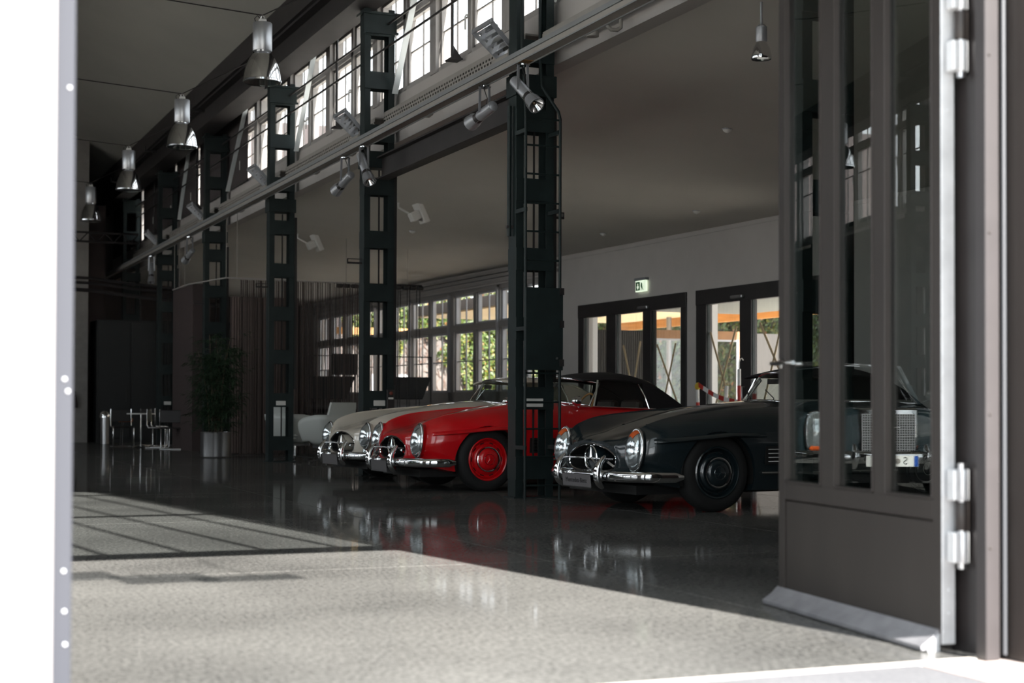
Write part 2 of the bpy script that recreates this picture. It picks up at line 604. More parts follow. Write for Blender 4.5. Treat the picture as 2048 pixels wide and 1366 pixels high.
# unseen second facade window, added left of the doorway to brighten the hall
fw = empty('window_1', 'unseen tall steel muntined facade window, added left of the doorway to brighten the hall', 'window', kind='structure')
for x in [-4.0 + 0.68 * k for k in range(6)]:
    MB().box(x - 0.025, x + 0.025, 4.69, 4.75, 0.4, 8.4).build('muntin', M_door, fw)
for z in (0.43, 2.4, 4.4, 6.4, 8.37):
    MB().box(-4.0, -0.6, 4.685, 4.755, z - 0.03, z + 0.03).build('muntin', M_door, fw)
for k in range(5):
    for z0, z1 in ((0.46, 2.37), (2.43, 4.37), (4.43, 6.37), (6.43, 8.34)):
        MB().box(-4.0 + .68 * k + .025, -4.0 + .68 * k + .655, 4.715, 4.72, z0, z1).build('pane', M_glass, fw)

# ---- hall roof, eaves girders and far end
HC = 1.1
def ridge(x):
    return 8.9 - abs(x - HC) * (1.92 / 4.9)
for sgn, lab in ((1, 'right'), (-1, 'left')):
    xe = HC + sgn * 5.7
    poly = [(HC, 8.9), (xe, ridge(xe)), (xe, ridge(xe) + 0.3), (HC, 9.2)]
    tag(MB().prism(poly, 4.9, YB + .2, 'y').build('ceiling', M_hallceil), 'grey plastered %s slope of the high hall ceiling' % lab, 'ceiling', kind='structure')

def mx(x, side):
    return x if side > 0 else 2 * HC - x

def bxs(b, side, x0, x1, *r):
    a, c = sorted((mx(x0, side), mx(x1, side)))
    return b.box(a, c, *r)

for side, lab in ((1, 'right'), (-1, 'left')):
    e = empty('eaves_girder', 'dark brown riveted crane girder along the %s eaves of the hall' % lab, 'girder', kind='structure')
    bxs(MB(), side, 5.98, 6.03, 4.95, YB, 6.30, 6.62).build('web', M_girder, e)
    bxs(MB(), side, 5.90, 6.30, 4.95, YB, 6.26, 6.30).build('flange', M_girder, e)
    bxs(MB(), side, 5.84, 6.40, 4.95, YB, 6.62, 6.66).build('flange', M_girder, e)
    bxs(MB(), side, 5.78, 5.84, 4.95, YB, 6.66, 7.02).build('fascia_board', M_girder, e)
    for k in range(4):
        bxs(MB(), side, 5.86 + 0.11 * k, 5.92 + 0.11 * k, 4.95, YB, 6.66, 6.70 + 0.03 * (k % 2)).build('cable_duct', M_black, e)
    bxs(MB(), side, 5.84, 6.6, 4.95, YB, 6.98, 7.02).build('soffit_board', M_girder, e)
    for y in COLY:
        bxs(MB(), side, 5.70, 6.15, y - 0.55, y - 0.48, 6.57, 6.61).build('cross_bracket', M_black, e)
        bxs(MB(), side, 5.70, 5.73, y - 0.56, y - 0.47, 6.57, 6.70).build('bracket_lug', M_black, e)

# clerestory walls (below and above the window band)
for side, lab, wn in ((1, 'right', 'wall_right'), (-1, 'left', 'wall_left')):
    b = MB()
    bxs(b, side, 6.62, 6.86, 4.95, YB, 4.50, 5.14 if side > 0 else 4.52)
    bxs(b, side, 6.62, 6.86, 4.95, 11.2 if side > 0 else 8.8, 5.14 if side > 0 else 4.52, 6.62)
    tag(b.build(wn, M_wall), 'pale clerestory wall strip over the %s aisle' % lab, 'wall', kind='structure')
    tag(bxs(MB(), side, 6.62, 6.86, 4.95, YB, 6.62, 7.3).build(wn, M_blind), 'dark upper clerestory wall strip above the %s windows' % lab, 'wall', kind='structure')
    b = MB()
    xi, zi, xo, zo = 6.72, 4.51, 13.3, 3.83
    poly = [(mx(xi, side), zi), (mx(xo, side), zo), (mx(xo, side), zo + .22), (mx(xi, side), zi + .22)]
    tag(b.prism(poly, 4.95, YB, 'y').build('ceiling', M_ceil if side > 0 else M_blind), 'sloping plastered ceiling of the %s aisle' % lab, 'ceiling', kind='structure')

# far end
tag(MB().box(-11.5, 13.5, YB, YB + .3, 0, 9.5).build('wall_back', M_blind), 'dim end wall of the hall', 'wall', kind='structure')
tag(MB().box(-4.0, 5.02, 39.0, 39.3, 0, 8.6).build('wall_back', M_brick), 'pale brick cross wall at the far left end of the hall', 'wall', kind='structure')
tag(MB().box(5.15, 5.62, 40.4, 40.6, 0, 6.0).build('wall_back', M_brownpanel), 'narrow dark brown panel beside the pale brick cross wall', 'wall', kind='structure')

# opposite (left) outer wall moved nearer, its band of windows enlarged to brighten the hall
b = MB()
XL = -7.2
b.box(XL - .3, XL, 4.95, YB, 0, 0.9).box(XL - .3, XL, 4.95, YB, 3.7, 4.2)
edges = [4.95, 6.6, 11.4, 12.0, 16.8, 17.4, 22.2, 22.8, 27.6, 28.2, 33.0, YB]
for k in range(0, len(edges) - 1, 2):
    b.box(XL - .3, XL, edges[k], edges[k + 1], .9, 3.7)
tag(b.build('wall_left', M_brownpanel), 'dim outer wall of the aisle opposite the cars', 'wall', kind='structure')
for k in range(1, len(edges) - 2, 2):
    wn = empty('window_2', 'white barred window in the aisle opposite the cars, seen only in reflection, enlarged to brighten the hall', 'window', group='opposite aisle windows', kind='structure')
    y0, y1 = edges[k], edges[k + 1]
    g = MB().box(XL - .2, XL - .12, y0, y1, 0.9, 1.0).box(XL - .2, XL - .12, y0, y1, 3.6, 3.7)
    for y in (y0 + .04, (y0 + y1) / 2, y1 - .04):
        g.box(XL - .2, XL - .12, y - .05, y + .05, .9, 3.7)
    g.build('frame', M_muntin, wn)
    for q in (.25, .75):
        MB().box(XL - .18, XL - .14, y0 + (y1 - y0) * q - .015, y0 + (y1 - y0) * q + .015, 1.0, 3.6).build('muntin', M_muntin, wn)
    for z in (1.8, 2.7):
        MB().box(XL - .18, XL - .14, y0, y1, z - .015, z + .015).build('muntin', M_muntin, wn)
    MB().box(XL - .165, XL - .16, y0, y1, 0.95, 3.65).build('pane', M_glass, wn)

# ------------------------------------------------------------------ outer aisle wall with doors and windows (frame WM)
b = MB(WM)
for s0, s1, z0, z1 in ((-20, -5.35, 0, 4.1), (-5.35, -1.27, 2.87, 4.1), (-1.27, -0.95, 0, 4.1), (-0.95, 3.12, 2.87, 4.1), (3.12, 4.45, 0, 4.1),
                       (4.45, 20.5, 0, 1.02), (4.45, 20.5, 3.56, 4.1), (20.5, 22.6, 0, 4.1)):
    b.box(s0, s1, -0.3, 0, z0, z1)
tag(b.build('wall_right', M_wall), 'white plastered outer wall behind the parked cars', 'wall', kind='structure')
b = MB(WM)
for z in (3.60, 3.70, 3.79):
    b.box(4.0, 20.5, 0, 0.05 + (z - 3.6) * .3, z, z + 0.06)
tag(b.build('trim_5', M_frame), 'stepped dim blind boxes running above the aisle windows', 'blind box', kind='structure')
b = MB(WM).box(-16, 4.0, 0, 0.02, 3.80, 3.84)
tag(b.build('trim_6', M_wall), 'thin shadow rail under the ceiling above the glazed doors', 'rail', kind='structure')

wn_no = 3
for c, where in ((5.78, 'beside the near end of the white wall'), (8.43, 'first full casement pair left of the near column'), (11.24, 'casement pair right of the second column'),
                 (13.86, 'casement pair directly behind the second column'), (16.48, 'casement pair left of the second column behind strings'), (19.1, 'farthest casement pair at the left end')):
    wr = empty('window_%d' % wn_no, 'grey framed aisle window, ' + where, 'window', kind='structure')
    wn_no += 1
    L, Rr = c - 1.40, c + 1.40
    g = MB(WM)
    g.box(L, L + .17, -0.22, -0.04, 1.02, 3.56).box(Rr - .17, Rr, -0.22, -0.04, 1.02, 3.56)
    g.box(L, Rr, -0.22, -0.04, 1.02, 1.24).box(L, Rr, -0.22, -0.04, 3.47, 3.56).box(L, Rr, -0.22, -0.03, 2.63, 2.77)
    g.box(c - .085, c + .085, -0.2, -0.05, 1.24, 3.47)
    g.build('frame', M_frame, wr)
    g = MB(WM).box(L + .02, L + .1, -0.055, 0.012, 1.24, 3.5)
    g.build('pale_reveal', M_muntin, wr)
    for sx in (-1, 1):
        a0, a1 = (c - 1.23, c - .085) if sx < 0 else (c + .085, c + 1.23)
        mid = (a0 + a1) / 2
        for z0, z1 in ((1.24, 2.63), (2.77, 3.47)):
            q = MB(WM)
            q.box(a0, a0 + .045, -0.16, -0.09, z0, z1).box(a1 - .045, a1, -0.16, -0.09, z0, z1)
            q.box(a0, a1, -0.16, -0.09, z0, z0 + .045).box(a0, a1, -0.16, -0.09, z1 - .045, z1)
            q.build('sash', M_muntin, wr)
            MB(WM).box(mid - .013, mid + .013, -0.14, -0.11, z0, z1).build('muntin', M_muntin, wr)
            MB(WM).box(a0 + .04, a1 - .04, -0.128, -0.122, z0 + .04, z1 - .04).build('pane', M_glass, wr)
        MB(WM).box(a0, a1, -0.14, -0.11, 1.93, 1.955).build('muntin', M_muntin, wr)
    q = MB(WM).tube([(c + .05, -.05, 1.72), (c + .05, .0, 1.72), (c + .05, .01, 1.72), (c - .07, .015, 1.71)], .012, 8)
    q.build('handle', M_steel, wr, smooth=50)
    MB(WM).box(L, Rr, -0.06, 0.16, 0.985, 1.025).build('sill', M_frame, wr)

# glazed door sets
def door_set(n, s_hi, glasses, lab, motor):
    d = empty('door_%d' % n, lab, 'door', kind='structure')
    s_lo = -0.95 if n == 1 else -5.35
    g = MB(WM)
    g.box(s_lo, s_hi, -0.10, 0.03, 2.62, 2.87)
    prev = s_hi
    for a, z in glasses:
        g.box(a, prev, -0.10, 0.02, 0, 2.64)
        prev = z
    g.box(s_lo, prev, -0.10, 0.02, 0, 2.64)
    g.box(s_lo, s_hi, -0.10, 0.0, 0, 0.05)
    g.build('frame', M_black, d, bevel=0.006)
    for a, z in glasses:
        MB(WM).box(z - .01, a + .01, -0.055, -0.047, 0.04, 2.63).build('pane', M_glass, d)
        MB(WM).box(a - .012, a + .004, -0.046, -.005, 0.05, 2.62).build('inner_bead', M_green, d)
    MB(WM).box(motor - .17, motor + .17, 0.03, 0.09, 2.66, 2.71).build('door_sensor', M_steel, d, bevel=0.01)
    return d


d1 = door_set(1, 3.12, [(2.88, 1.96), (1.58, 0.56), (0.26, -0.77)], 'black framed glazed door set under the green exit sign', 0.47)
d2 = door_set(2, -1.27, [(-1.59, -2.61), (-2.94, -3.95), (-4.2, -5.1)], 'black framed glazed door set nearer the open entrance leaf, behind the barrier poles', -2.6)
def tape(d, s0, z0, s1, z1):
    MB(WM).bar((s0, -0.042, z0), (s1, -0.042, z1), 0.006, 0.045, up=(1, 0, 0.3)).build('tape_strip', M_tape, d)
tape(d1, 1.40, 2.05, 0.86, 0.75)
tape(d1, 0.76, 2.10, 1.17, 0.75)
tape(d1, 0.15, 2.02, -0.62, 0.90)
tape(d1, -0.50, 2.02, 0.02, 0.75)
tape(d2, -1.63, 2.16, -2.50, 0.45)
tape(d2, -2.42, 2.22, -1.62, 0.60)
tape(d2, -3.10, 2.25, -3.93, 1.10)
tape(d2, -3.66, 2.10, -3.05, 0.60)
for k, (l) in enumerate((.32, .28, .12)):
    MB(WM).box(1.56 - l, 1.56, -0.046, -0.044, 1.47 - .05 * k, 1.49 - .05 * k).build('print_line', M_textwhite, d1)
for dd, s0 in ((d1, 0.40), (d2, -2.76)):
    MB(WM).tube([(s0, 0.02, 1.25), (s0, .07, 1.25), (s0, .075, 1.1), (s0, .07, 1.02), (s0, 0.02, 1.02)], .013, 8).build('pull_handle', M_steel, dd, smooth=50)

# exit sign
ex = empty('exit_sign', 'green and white lit emergency exit sign above the left glazed door set', 'sign')
MB(WM).box(0.36, 0.76, 0.0, 0.09, 3.17, 3.22).build('housing', M_lampgrey, ex, bevel=0.005)
MB(WM).box(0.38, 0.74, 0.025, 0.065, 2.975, 3.17).build('lit_face', M_exit_lit, ex)
q = MB(WM)
q.box(0.575, 0.725, 0.066, 0.068, 2.995, 3.15)
q.box(0.39, 0.40, 0.066, 0.068, 2.985, 3.16)
q.build('green_field', M_exit_green, ex)
q = MB(WM).prism([(0.64, 3.12), (0.66, 3.12), (0.66, 3.07), (0.69, 3.07), (0.65, 3.01), (0.61, 3.07), (0.64, 3.07)], 0.0685, 0.0695, 'y')
q.build('arrow', M_exit_lit, ex)
q = MB(WM).prism([(0.52, 3.14), (0.54, 3.14), (0.54, 3.11), (0.555, 3.06), (0.53, 3.055), (0.545, 2.99), (0.525, 2.99), (0.505, 3.05), (0.475, 2.995), (0.46, 3.0), (0.49, 3.07), (0.49, 3.11)], 0.066, 0.068, 'y')
q.prism([(0.45, 3.15), (0.46, 3.15), (0.46, 2.985), (0.45, 2.985)], 0.066, 0.068, 'y')
q.build('running_figure', M_exit_green, ex)

# ------------------------------------------------------------------ yard outside
tag(MB(WM).box(-40, 40, -45, -0.3, -0.35, -0.05).build('ground', M_concrete), 'sunlit pale concrete yard behind the aisle wall', 'ground', kind='structure')
tag(MB(WM).box(25.0, 25.4, -16, -0.0, 0, 4.2).build('wall_yard', M_yardwall), 'pale yard wall with bare vines closing the far end of the yard', 'yard wall', kind='structure')
tag(MB(WM).box(-8, 25.4, -11.4, -11.0, 0, 4.0).build('wall_yard', M_yardwall), 'ivy covered yard wall opposite the glazed doors', 'yard wall', kind='structure')


def leaf_cloud(name, n, fn, m_, size, label=None):
    b = MB()
    for i in range(n):
        p, nrm = fn(i)
        s = size * random.uniform(.6, 1.3)
        nrm = (Vector(nrm) + Vector((random.gauss(0, .45), random.gauss(0, .45), random.gauss(0.15, .45)))).normalized()
        a = nrm.cross(Vector((random.gauss(0, 1), random.gauss(0, 1), random.gauss(0, 1)))).normalized()
        c = nrm.cross(a)
        p = Vector(p)
        v = [p - a * s * .5, p + c * s * .45 - a * s * .1, p + a * s * .6 - nrm * s * .12, p - c * s * .45 - a * s * .1]
        b.add(v, [(0, 1, 2, 3)])
    o = b.build(name, m_, recalc=False)
    o.matrix_world = WM
    return o


def end_ivy(i):
    while True:
        d = random.uniform(-11.2, -0.4)
        z = random.uniform(0, 5.0)
        lim = 2.9 + .5 * math.sin(d * 2.1) + .25 * math.sin(d * 5)
        if d < -6.1 + .5 * math.sin(z * 3) or z > lim:
            return (24.9 - abs(random.gauss(0, .12)), d, z), (-1, 0, .2)


def side_ivy(i):
    return (random.uniform(-4, 25), -10.95 + abs(random.gauss(0, .14)), random.uniform(0, 4.9) ** 1.0), (0, 1, .2)


for m_, n1, n2, cname in ((M_ivy1, 19000, 30000, 'green'), (M_ivy2, 7000, 6500, 'yellowing'), (M_ivy3, 900, 1100, 'reddening')):
    tag(leaf_cloud('ivy', n1, end_ivy, m_, .095), '%s ivy leaves on the sunlit far yard wall' % cname, 'ivy', kind='stuff')
    tag(leaf_cloud('ivy', n2, side_ivy, m_, .11), '%s ivy leaves on the yard wall behind the glazed doors' % cname, 'ivy', kind='stuff')
b = MB(WM)
for k in range(150):
    d = random.uniform(-6.0, -.5)
    z = random.uniform(.2, 3.0)
    pts = [(24.97, d, z)]
    for q in range(6):
        d += random.uniform(-.22, .22)
        z += random.uniform(-.02, .3)
        pts.append((24.97, d, z))
    b.tube(pts, .014, 4)
tag(b.build('bare_vine', M_twig), 'leafless vine stems on the pale yard wall', 'vine', kind='stuff')
yw = empty('window_9', 'small dark barred window in the pale yard wall', 'window', kind='structure')
MB(WM).box(24.9, 25.02, -4.7, -3.3, 0.35, 1.95).build('frame', M_muntin, yw)
MB(WM).box(24.88, 24.905, -4.6, -4.03, 0.45, 1.85).build('pane', M_frame, yw)
MB(WM).box(24.88, 24.905, -3.97, -3.4, 0.45, 1.85).build('pane', M_frame, yw)

cn = empty('timber_canopy', 'pale timber canopy with grey fascia roofing the yard', 'canopy', kind='structure')
MB(WM).box(5.5, 15.7, -7.7, -1.45, 3.30, 3.34).build('soffit', M_soffit, cn)
MB(WM).box(5.4, 15.8, -7.8, -1.40, 3.34, 3.60).build('roof_deck', M_fascia, cn)
MB(WM).box(5.5, 15.7, -7.75, -7.6, 3.08, 3.30).build('beam', M_timber, cn)
for s_ in (6.0, 12.3, 15.3):
    MB(WM).tube([(s_, -7.3, -.05), (s_, -7.3, 3.3)], .07, 12).build('post', M_lampgrey, cn, smooth=50)
b2 = tag(MB(WM).box(19.9, 20.1, -3.2, -.35, 3.02, 3.22).build('timber_beam', M_timber), 'orange glulam beam outside beyond the farthest windows', 'beam', kind='structure')

# porch: a partition across the yard side of the door sets, local x = 4.6
vs = empty('timber_porch', 'orange timber framed glazed porch partition outside the black door sets', 'porch', kind='structure')
q = lambda x0, x1, z0, z1, n, m_, t=.07: MB(WM).box(4.6, 4.6 + t, 12.67 - x1, 12.67 - x0, z0, z1).build(n, m_, vs)
q(13.6, 15.02, 0, 2.50, 'dark_screen', M_screen)
for k in range(28):
    q(13.62 + .05 * k, 13.655 + .05 * k, 0, 2.49, 'screen_rib', M_screen, -.012)
M_timber2 = mat('dark_timber', (.30, .15, .065), .6, var=.12, scale=3)
q(15.02, 17.42, 2.35, 2.53, 'lintel', M_timber2, .12)
q(15.02, 15.10, 0, 2.35, 'post', M_timber2, .12)
q(15.88, 16.46, 0, 2.35, 'dark_screen', M_screen)
q(17.24, 17.42, 0, 2.35, 'post', M_timber2, .12)
q(17.45, 18.9, 0, 2.50, 'dark_screen', M_screen)
for x0, x1 in ((15.10, 15.88), (16.46, 17.24)):
    for a, c, z0, z1 in ((x0, x1, 2.31, 2.35), (x0, x0 + .05, 0, 2.31), (x1 - .05, x1, 0, 2.31)):
        q(a, c, z0, z1, 'white_frame', M_muntin, .05)
    MB(WM).box(4.62, 4.626, 12.67 - x1 + .05, 12.67 - x0 - .05, 0.03, 2.31).build('pane', M_glass, vs)
tag(MB(WM).box(3.30, 4.5, -0.5, -0.31, 0, 3).build('wall_porch', M_pale), 'pale porch wall end behind the left glazed door set', 'wall', kind='structure')
tag(MB(WM).box(-1.12, -.2, -0.5, -0.31, 0, 3).build('wall_porch', M_pale), 'pale porch wall end behind the right glazed door set', 'wall', kind='structure')
tag(MB(WM).box(-9, 4.55, -4.6, -0.3, 2.90, 2.98).build('ceiling', mat('porch_ceiling', (.30, .31, .28), .8)), 'white porch ceiling behind the right glazed door set', 'ceiling', kind='structure')

# ================================================================== STEEL COLUMNS
CX0, CX1, CD = 6.12, 6.54, 0.20
col_labels = ['first green lattice column, seen through the glass of the open door leaf',
              'near green lattice column between red and grey cars, carrying a ladder',
              'second green lattice column behind the ivory car bonnet',
              'third green lattice column left of the white lounge chairs',
              'fourth green lattice column behind the potted bamboo',
              'fifth green lattice column in the dim bar area with a pale plate',
              'farthest green lattice column at the dark bar wall']


def column(y, label, side=1, group=None, boxes=None, full=True):
    x0, x1 = (CX0, CX1) if side > 0 else (2 * HC - CX1, 2 * HC - CX0)
    r = empty('steel_column', label, 'column', (x0, y, 0), group=group, kind='thing')
    W = CX1 - CX0
    for a, s in ((0, 1), (W, -1)):
        b = MB()
        b.box(*sorted((a, a + s * .012)), 0, CD, 0, 6.26)
        b.box(*sorted((a + s * .012, a + s * .085)), 0, .012, 0, 6.26)
        b.box(*sorted((a + s * .012, a + s * .085)), CD - .012, CD, 0, 6.26)
        b.build('channel', M_green, r)
    bat = None
    for k in range(-5, 4):
        z = 3.87 + .713 * k - .115
        for yy in (-.012, CD):
            if bat is None:
                bat = MB().box(0.0, W, 0, .012, 0, .23).build('batten_plate', M_green, r)
                bat.location = (0, yy, z)
            else:
                share(bat, r, Matrix.Translation((0, yy, z)))
    MB().box(-.03, W + .04, -.04, CD + .04, 0, .012).build('base_plate', M_green, r)
    MB().box(-.02, W + .02, -.03, CD + .03, 4.12, 4.34).build('splice_plate', M_green, r, bevel=0.004)
    q = MB().box(-.04, W + .06, -.05, CD + .05, 6.18, 6.21).box(-.02, W + .02, -.025, -.012, 5.95, 6.18).box(-.02, W + .04, -.05, 0, 5.92, 5.95)
    q.build('capital_plate', M_green, r)
    if side > 0:
        MB().box(W + .02, W + .06, .06, .12, 1.2, 4.05).build('cable_duct', M_black, r)
        MB().tube([(.24, .1, .3), (.24, .1, 4.1)], .012, 6).build('riser_pipe', M_black, r, smooth=50)
    if boxes:
        for bx in boxes:
            MB().box(*bx).build('sign_plate', M_offwhite, r, bevel=0.004)
    return r


for k, y in enumerate(COLY):
    bx = {1: [(.10, .29, -.045, -.015, .985, 1.015), (.10, .29, -.045, -.015, .93, .965)], 2: [(.14, .30, -.03, -.012, .93, 1.005)], 3: [(.12, .28, -.03, -.012, .93, 1.005)],
          5: [(.14, .30, -.03, -.012, .93, 1.005)], 6: [(.14, .30, -.03, -.012, .93, 1.005)]}.get(k)
    column(y, col_labels[k], boxes=bx)
for k, y in enumerate(COLY[1:6]):
    column(y, '%s dark lattice column of the opposite arcade from the entrance, seen only as a reflection' % ('first', 'second', 'third', 'fourth', 'fifth')[k], -1, 'opposite arcade columns')

# dark beam between the first two columns
be = empty('tie_beam', 'dark brown steel beam running left from the near column under the track', 'beam', kind='thing')
MB().box(6.36, 6.38, 14.8, 19.8, 3.98, 4.24).build('web', M_girder, be)
MB().box(6.28, 6.46, 14.8, 19.8, 3.96, 3.98).box(6.28, 6.46, 14.8, 19.8, 4.24, 4.26).build('flange', M_girder, be)

# ladder on the near column
la = empty('ladder', 'dark green fixed ladder on the front of the near column', 'ladder', (6.3, 14.3, 0))
for s in (-1, 1):
    x = s * .19
    pts = [(x, 0, 0), (x, 0, 3.85)]
    if s > 0:
        pts += [(x - .01, .02, 3.93), (x - .13, .16, 4.2), (x - .14, .2, 4.5), (x - .14, .2, 5.2)]
    else:
        pts += [(x, 0.05, 4.3), (x, .10, 4.5), (x, .12, 6.2)]
    MB().tube(pts, .016, 8).build('rail', M_green, la, smooth=50)
rg = None
for z in (.14, .43, .71, .98, 1.27, 1.55, 1.84, 2.12, 2.41, 2.70, 2.99, 3.28, 3.57, 3.84):
    if rg is None:
        rg = MB().tube([(-.19, 0, 0), (.19, 0, 0)], .011, 6).build('rung', M_green, la, smooth=50)
        rg.location = (0, 0, z)
    else:
        share(rg, la, Matrix.Translation((0, 0, z)))
for z in (.5, 1.7, 2.9, 3.7):
    MB().box(-.2, -.17, 0, .26, z, z + .04).build('wall_bracket', M_green, la)
    MB().box(.17, .2, 0, .26, z, z + .04).build('wall_bracket', M_green, la)
cb = empty('climb_guard', 'flat dark green metal guard box over the ladder of the near column', 'guard box', (6.3, 14.3, 0))
MB().box(-.21, .20, -.06, -.02, 1.30, 2.13).build('door_panel', M_green, cb, bevel=.004)
for z in (1.34, 1.73, 2.06):
    MB().box(.16, .205, -.075, -.06, z, z + .07).build('hinge', M_black, cb)
MB().lathe([(.012, 0), (.012, .012)], 10, Matrix.Translation((.13, -.06, 1.42)) @ Matrix.Rotation(R(90), 4, 'X')).build('lock', M_steel, cb)
gp = empty('round_duct', 'short dark vertical duct beside the near column below the track', 'duct', (6.08, 14.66, 0))
MB().tube([(0, 0, 2.68), (0, 0, 4.02)], .024, 10).build('duct_body', M_green, gp, smooth=50)
MB().box(-.03, .14, -.02, .02, 2.76, 2.79).build('clip', M_black, gp)
hb = empty('signal_arm', 'small dark slotted arm sticking out right of the near column', 'arm', (6.54, 14.67, 0))
MB().box(0, .16, -.015, .015, 2.885, 2.91).box(0, .16, -.015, .015, 2.945, 2.955).box(.15, .16, -.015, .015, 2.885, 2.955).build('slotted_bar', M_black, hb)
for i, (y, z) in enumerate(((COLY[2], 2.83), (COLY[3], 2.87), (COLY[4], 2.9))):
    e = empty('signal_arm', 'small dark slotted arm sticking out left of the %s lattice column' % ('second', 'third', 'fourth')[i], 'arm', (6.12, y + .1, 0))
    MB().box(-.2, 0, -.015, .015, z, z + .025).box(-.2, 0, -.015, .015, z + .06, z + .07).box(-.2, -.19, -.015, .015, z, z + .07).build('slotted_bar', M_black, e)
# emergency stop box on the second column
es = empty('switch_box', 'dark switch box with red button on the second lattice column', 'switch box', (6.50, COLY[2] - .03, 0))
MB().box(-.07, .03, -.05, 0, .75, 1.15).build('housing', M_black, es, bevel=.006)
MB().lathe([(.022, 0), (.025, .02), (.015, .03)], 12, Matrix.Translation((-.02, -.05, 1.1))@ Matrix.Rotation(R(90), 4, 'X')).build('button', mat('stop_button', (.16, .03, .015), .5), es, smooth=50)
MB().box(-.055, .015, -.053, -.05, 1.02, 1.045).build('label_plate', M_offwhite, es)

# ================================================================== CLERESTORY WINDOW BAND
def clerestory(y0, side, label, group=None, n=0, z_lo=5.16):
    p = 2.42
    wr = empty('window_%d' % n, label, 'window', (6.62 if side > 0 else 2 * HC - 6.62, y0, 0), group=group, kind='structure')
    if side < 0:
        wr.rotation_euler = (0, 0, math.pi)
        wr.location.y = y0 + p
    g = MB()
    g.box(-.02, .2, .001, .11, z_lo - .02, 6.64).box(-.02, .2, p - .11, p - .001, z_lo - .02, 6.64)
    g.box(.02, .16, .1, p - .1, z_lo - .02, z_lo + .04).box(.02, .16, .1, p - .1, 6.56, 6.64).box(.01, .16, .1, p - .1, 6.12, 6.22)
    g.box(.01, .16, p / 2 - .055, p / 2 + .055, z_lo, 6.62)
    g.build('frame', M_frame, wr)
    for a0, a1 in ((.11, p / 2 - .055), (p / 2 + .055, p - .11)):
        for z0, z1 in ((z_lo + .04, 6.12), (6.22, 6.56)):
            q = MB()
            q.box(.05, .11, a0, a0 + .04, z0, z1).box(.05, .11, a1 - .04, a1, z0, z1).box(.05, .11, a0, a1, z0, z0 + .04).box(.05, .11, a0, a1, z1 - .04, z1)
            q.build('sash', M_frame, wr)
            MB().box(.078, .084, a0 + .03, a1 - .03, z0 + .03, z1 - .03).build('pane', M_glass, wr)
            m_ = (a0 + a1) / 2
            MB().box(.072, .092, m_ - .008, m_ + .008, z0, z1).build('muntin', M_frame, wr)
        MB().box(.072, .092, a0, a1, 5.64, 5.66).build('muntin', M_frame, wr)
    MB().tube([(.03, p / 2 + .03, 5.62), (-.02, p / 2 + .03, 5.62), (-.03, p / 2 + .03, 5.60), (-.03, p / 2 + .03, 5.44)], .012, 8).build('handle', M_offwhite, wr, smooth=50)
    return wr


ys_c = [11.20 + 2.42 * k for k in range(13)]
wl = ['right of the near column at the picture top', 'just right of the near column', 'between near and second columns, nearer half', 'between near and second columns, farther half',
      'just left of the second column', 'between second and third columns', 'at the third column', 'last open one before the brown blinds']
for k, y in enumerate(ys_c):
    if k < 8:
        l, gname = 'bright clerestory window ' + wl[k], None
    else:
        l, gname = 'clerestory window hidden behind brown blinds, only slits of daylight showing', 'blinded clerestory windows'
    clerestory(y, 1, l, gname, 10 + k)
for k in range(11):
    clerestory(8.8 + 2.42 * k, -1, 'clerestory window of the opposite arcade, seen only as a reflection', 'opposite clerestory windows', 30, z_lo=4.54)
b = MB()
b.box(2 * HC - 6.86, 2 * HC - 6.62, 35.42, YB, 4.52, 6.62)
tag(b.build('wall_left', M_wall), 'blank far stretch of the opposite clerestory wall', 'wall', kind='structure')
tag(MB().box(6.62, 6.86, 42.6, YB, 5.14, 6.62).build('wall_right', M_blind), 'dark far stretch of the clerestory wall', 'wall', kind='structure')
for i, (a, c) in enumerate(((28.72, 33.22), (33.42, 35.9), (36.12, 40.5), (40.85, 42.6))):
    e = empty('roller_blind', '%s brown blackout blind covering the far clerestory windows' % ('nearest and widest', 'second', 'third', 'last')[i], 'blind', (6.59, a, 0))
    MB().box(0, .008, 0, c - a, 5.16, 6.58).build('fabric', M_blind, e)
    MB().tube([(.005, 0, 6.6), (.005, c - a, 6.6)], .018, 10).build('roller', M_blind, e, smooth=50)
    MB().box(-.008, .014, 0, c - a, 5.15, 5.18).build('bottom_bar', M_black, e)

# pale flat braces leaning across the clerestory windows
for i, (ya, za, yb, zb) in enumerate(((19.78, 5.13, 18.75, 6.55), (24.95, 5.13, 23.85, 6.55), (30.2, 5.13, 28.6, 6.55), (35.3, 5.13, 34.2, 6.55), (14.6, 5.13, 13.5, 6.55))):
    e = tag(MB().bar((6.535, ya, za), (6.535, yb, zb), .08, .012, up=(0, 1, 0)).build('diagonal_brace', M_strip),
            'pale flat steel brace leaning across the clerestory right of the %s lattice column' % ('second', 'third', 'fourth', 'fifth', 'near')[i], 'brace')
# guard rods
for z, nm in ((6.06, 'upper'), (5.76, 'lower')):
    tag(MB().tube([(6.44, 8.0, z), (6.44, 42.0, z)], .016, 8).build('guard_rod', M_black, smooth=50), '%s dark horizontal guard rod in front of the clerestory windows' % nm, 'rod')
for y, nm in ((17.4, 'between the near and second columns'), (22.35, 'between the second and third columns'), (33.0, 'left of the fourth column'), (38.2, 'left of the fifth column')):
    e = empty('guard_stanchion', 'dark upright carrying the guard rods ' + nm, 'stanchion', (6.47, y, 0))
    MB().tube([(0, 0, 5.1), (0, 0, 6.6)], .02, 8).build('upright', M_black, e, smooth=50)
    MB().prism([(0, 5.1), (.12, 5.1), (.12, 5.12), (.02, 5.26), (0, 5.26)], -.006, .006, 'y').build('gusset', M_black, e)
    MB().box(-.06, .1, -.1, .1, 5.085, 5.1).build('foot_plate', M_black, e)

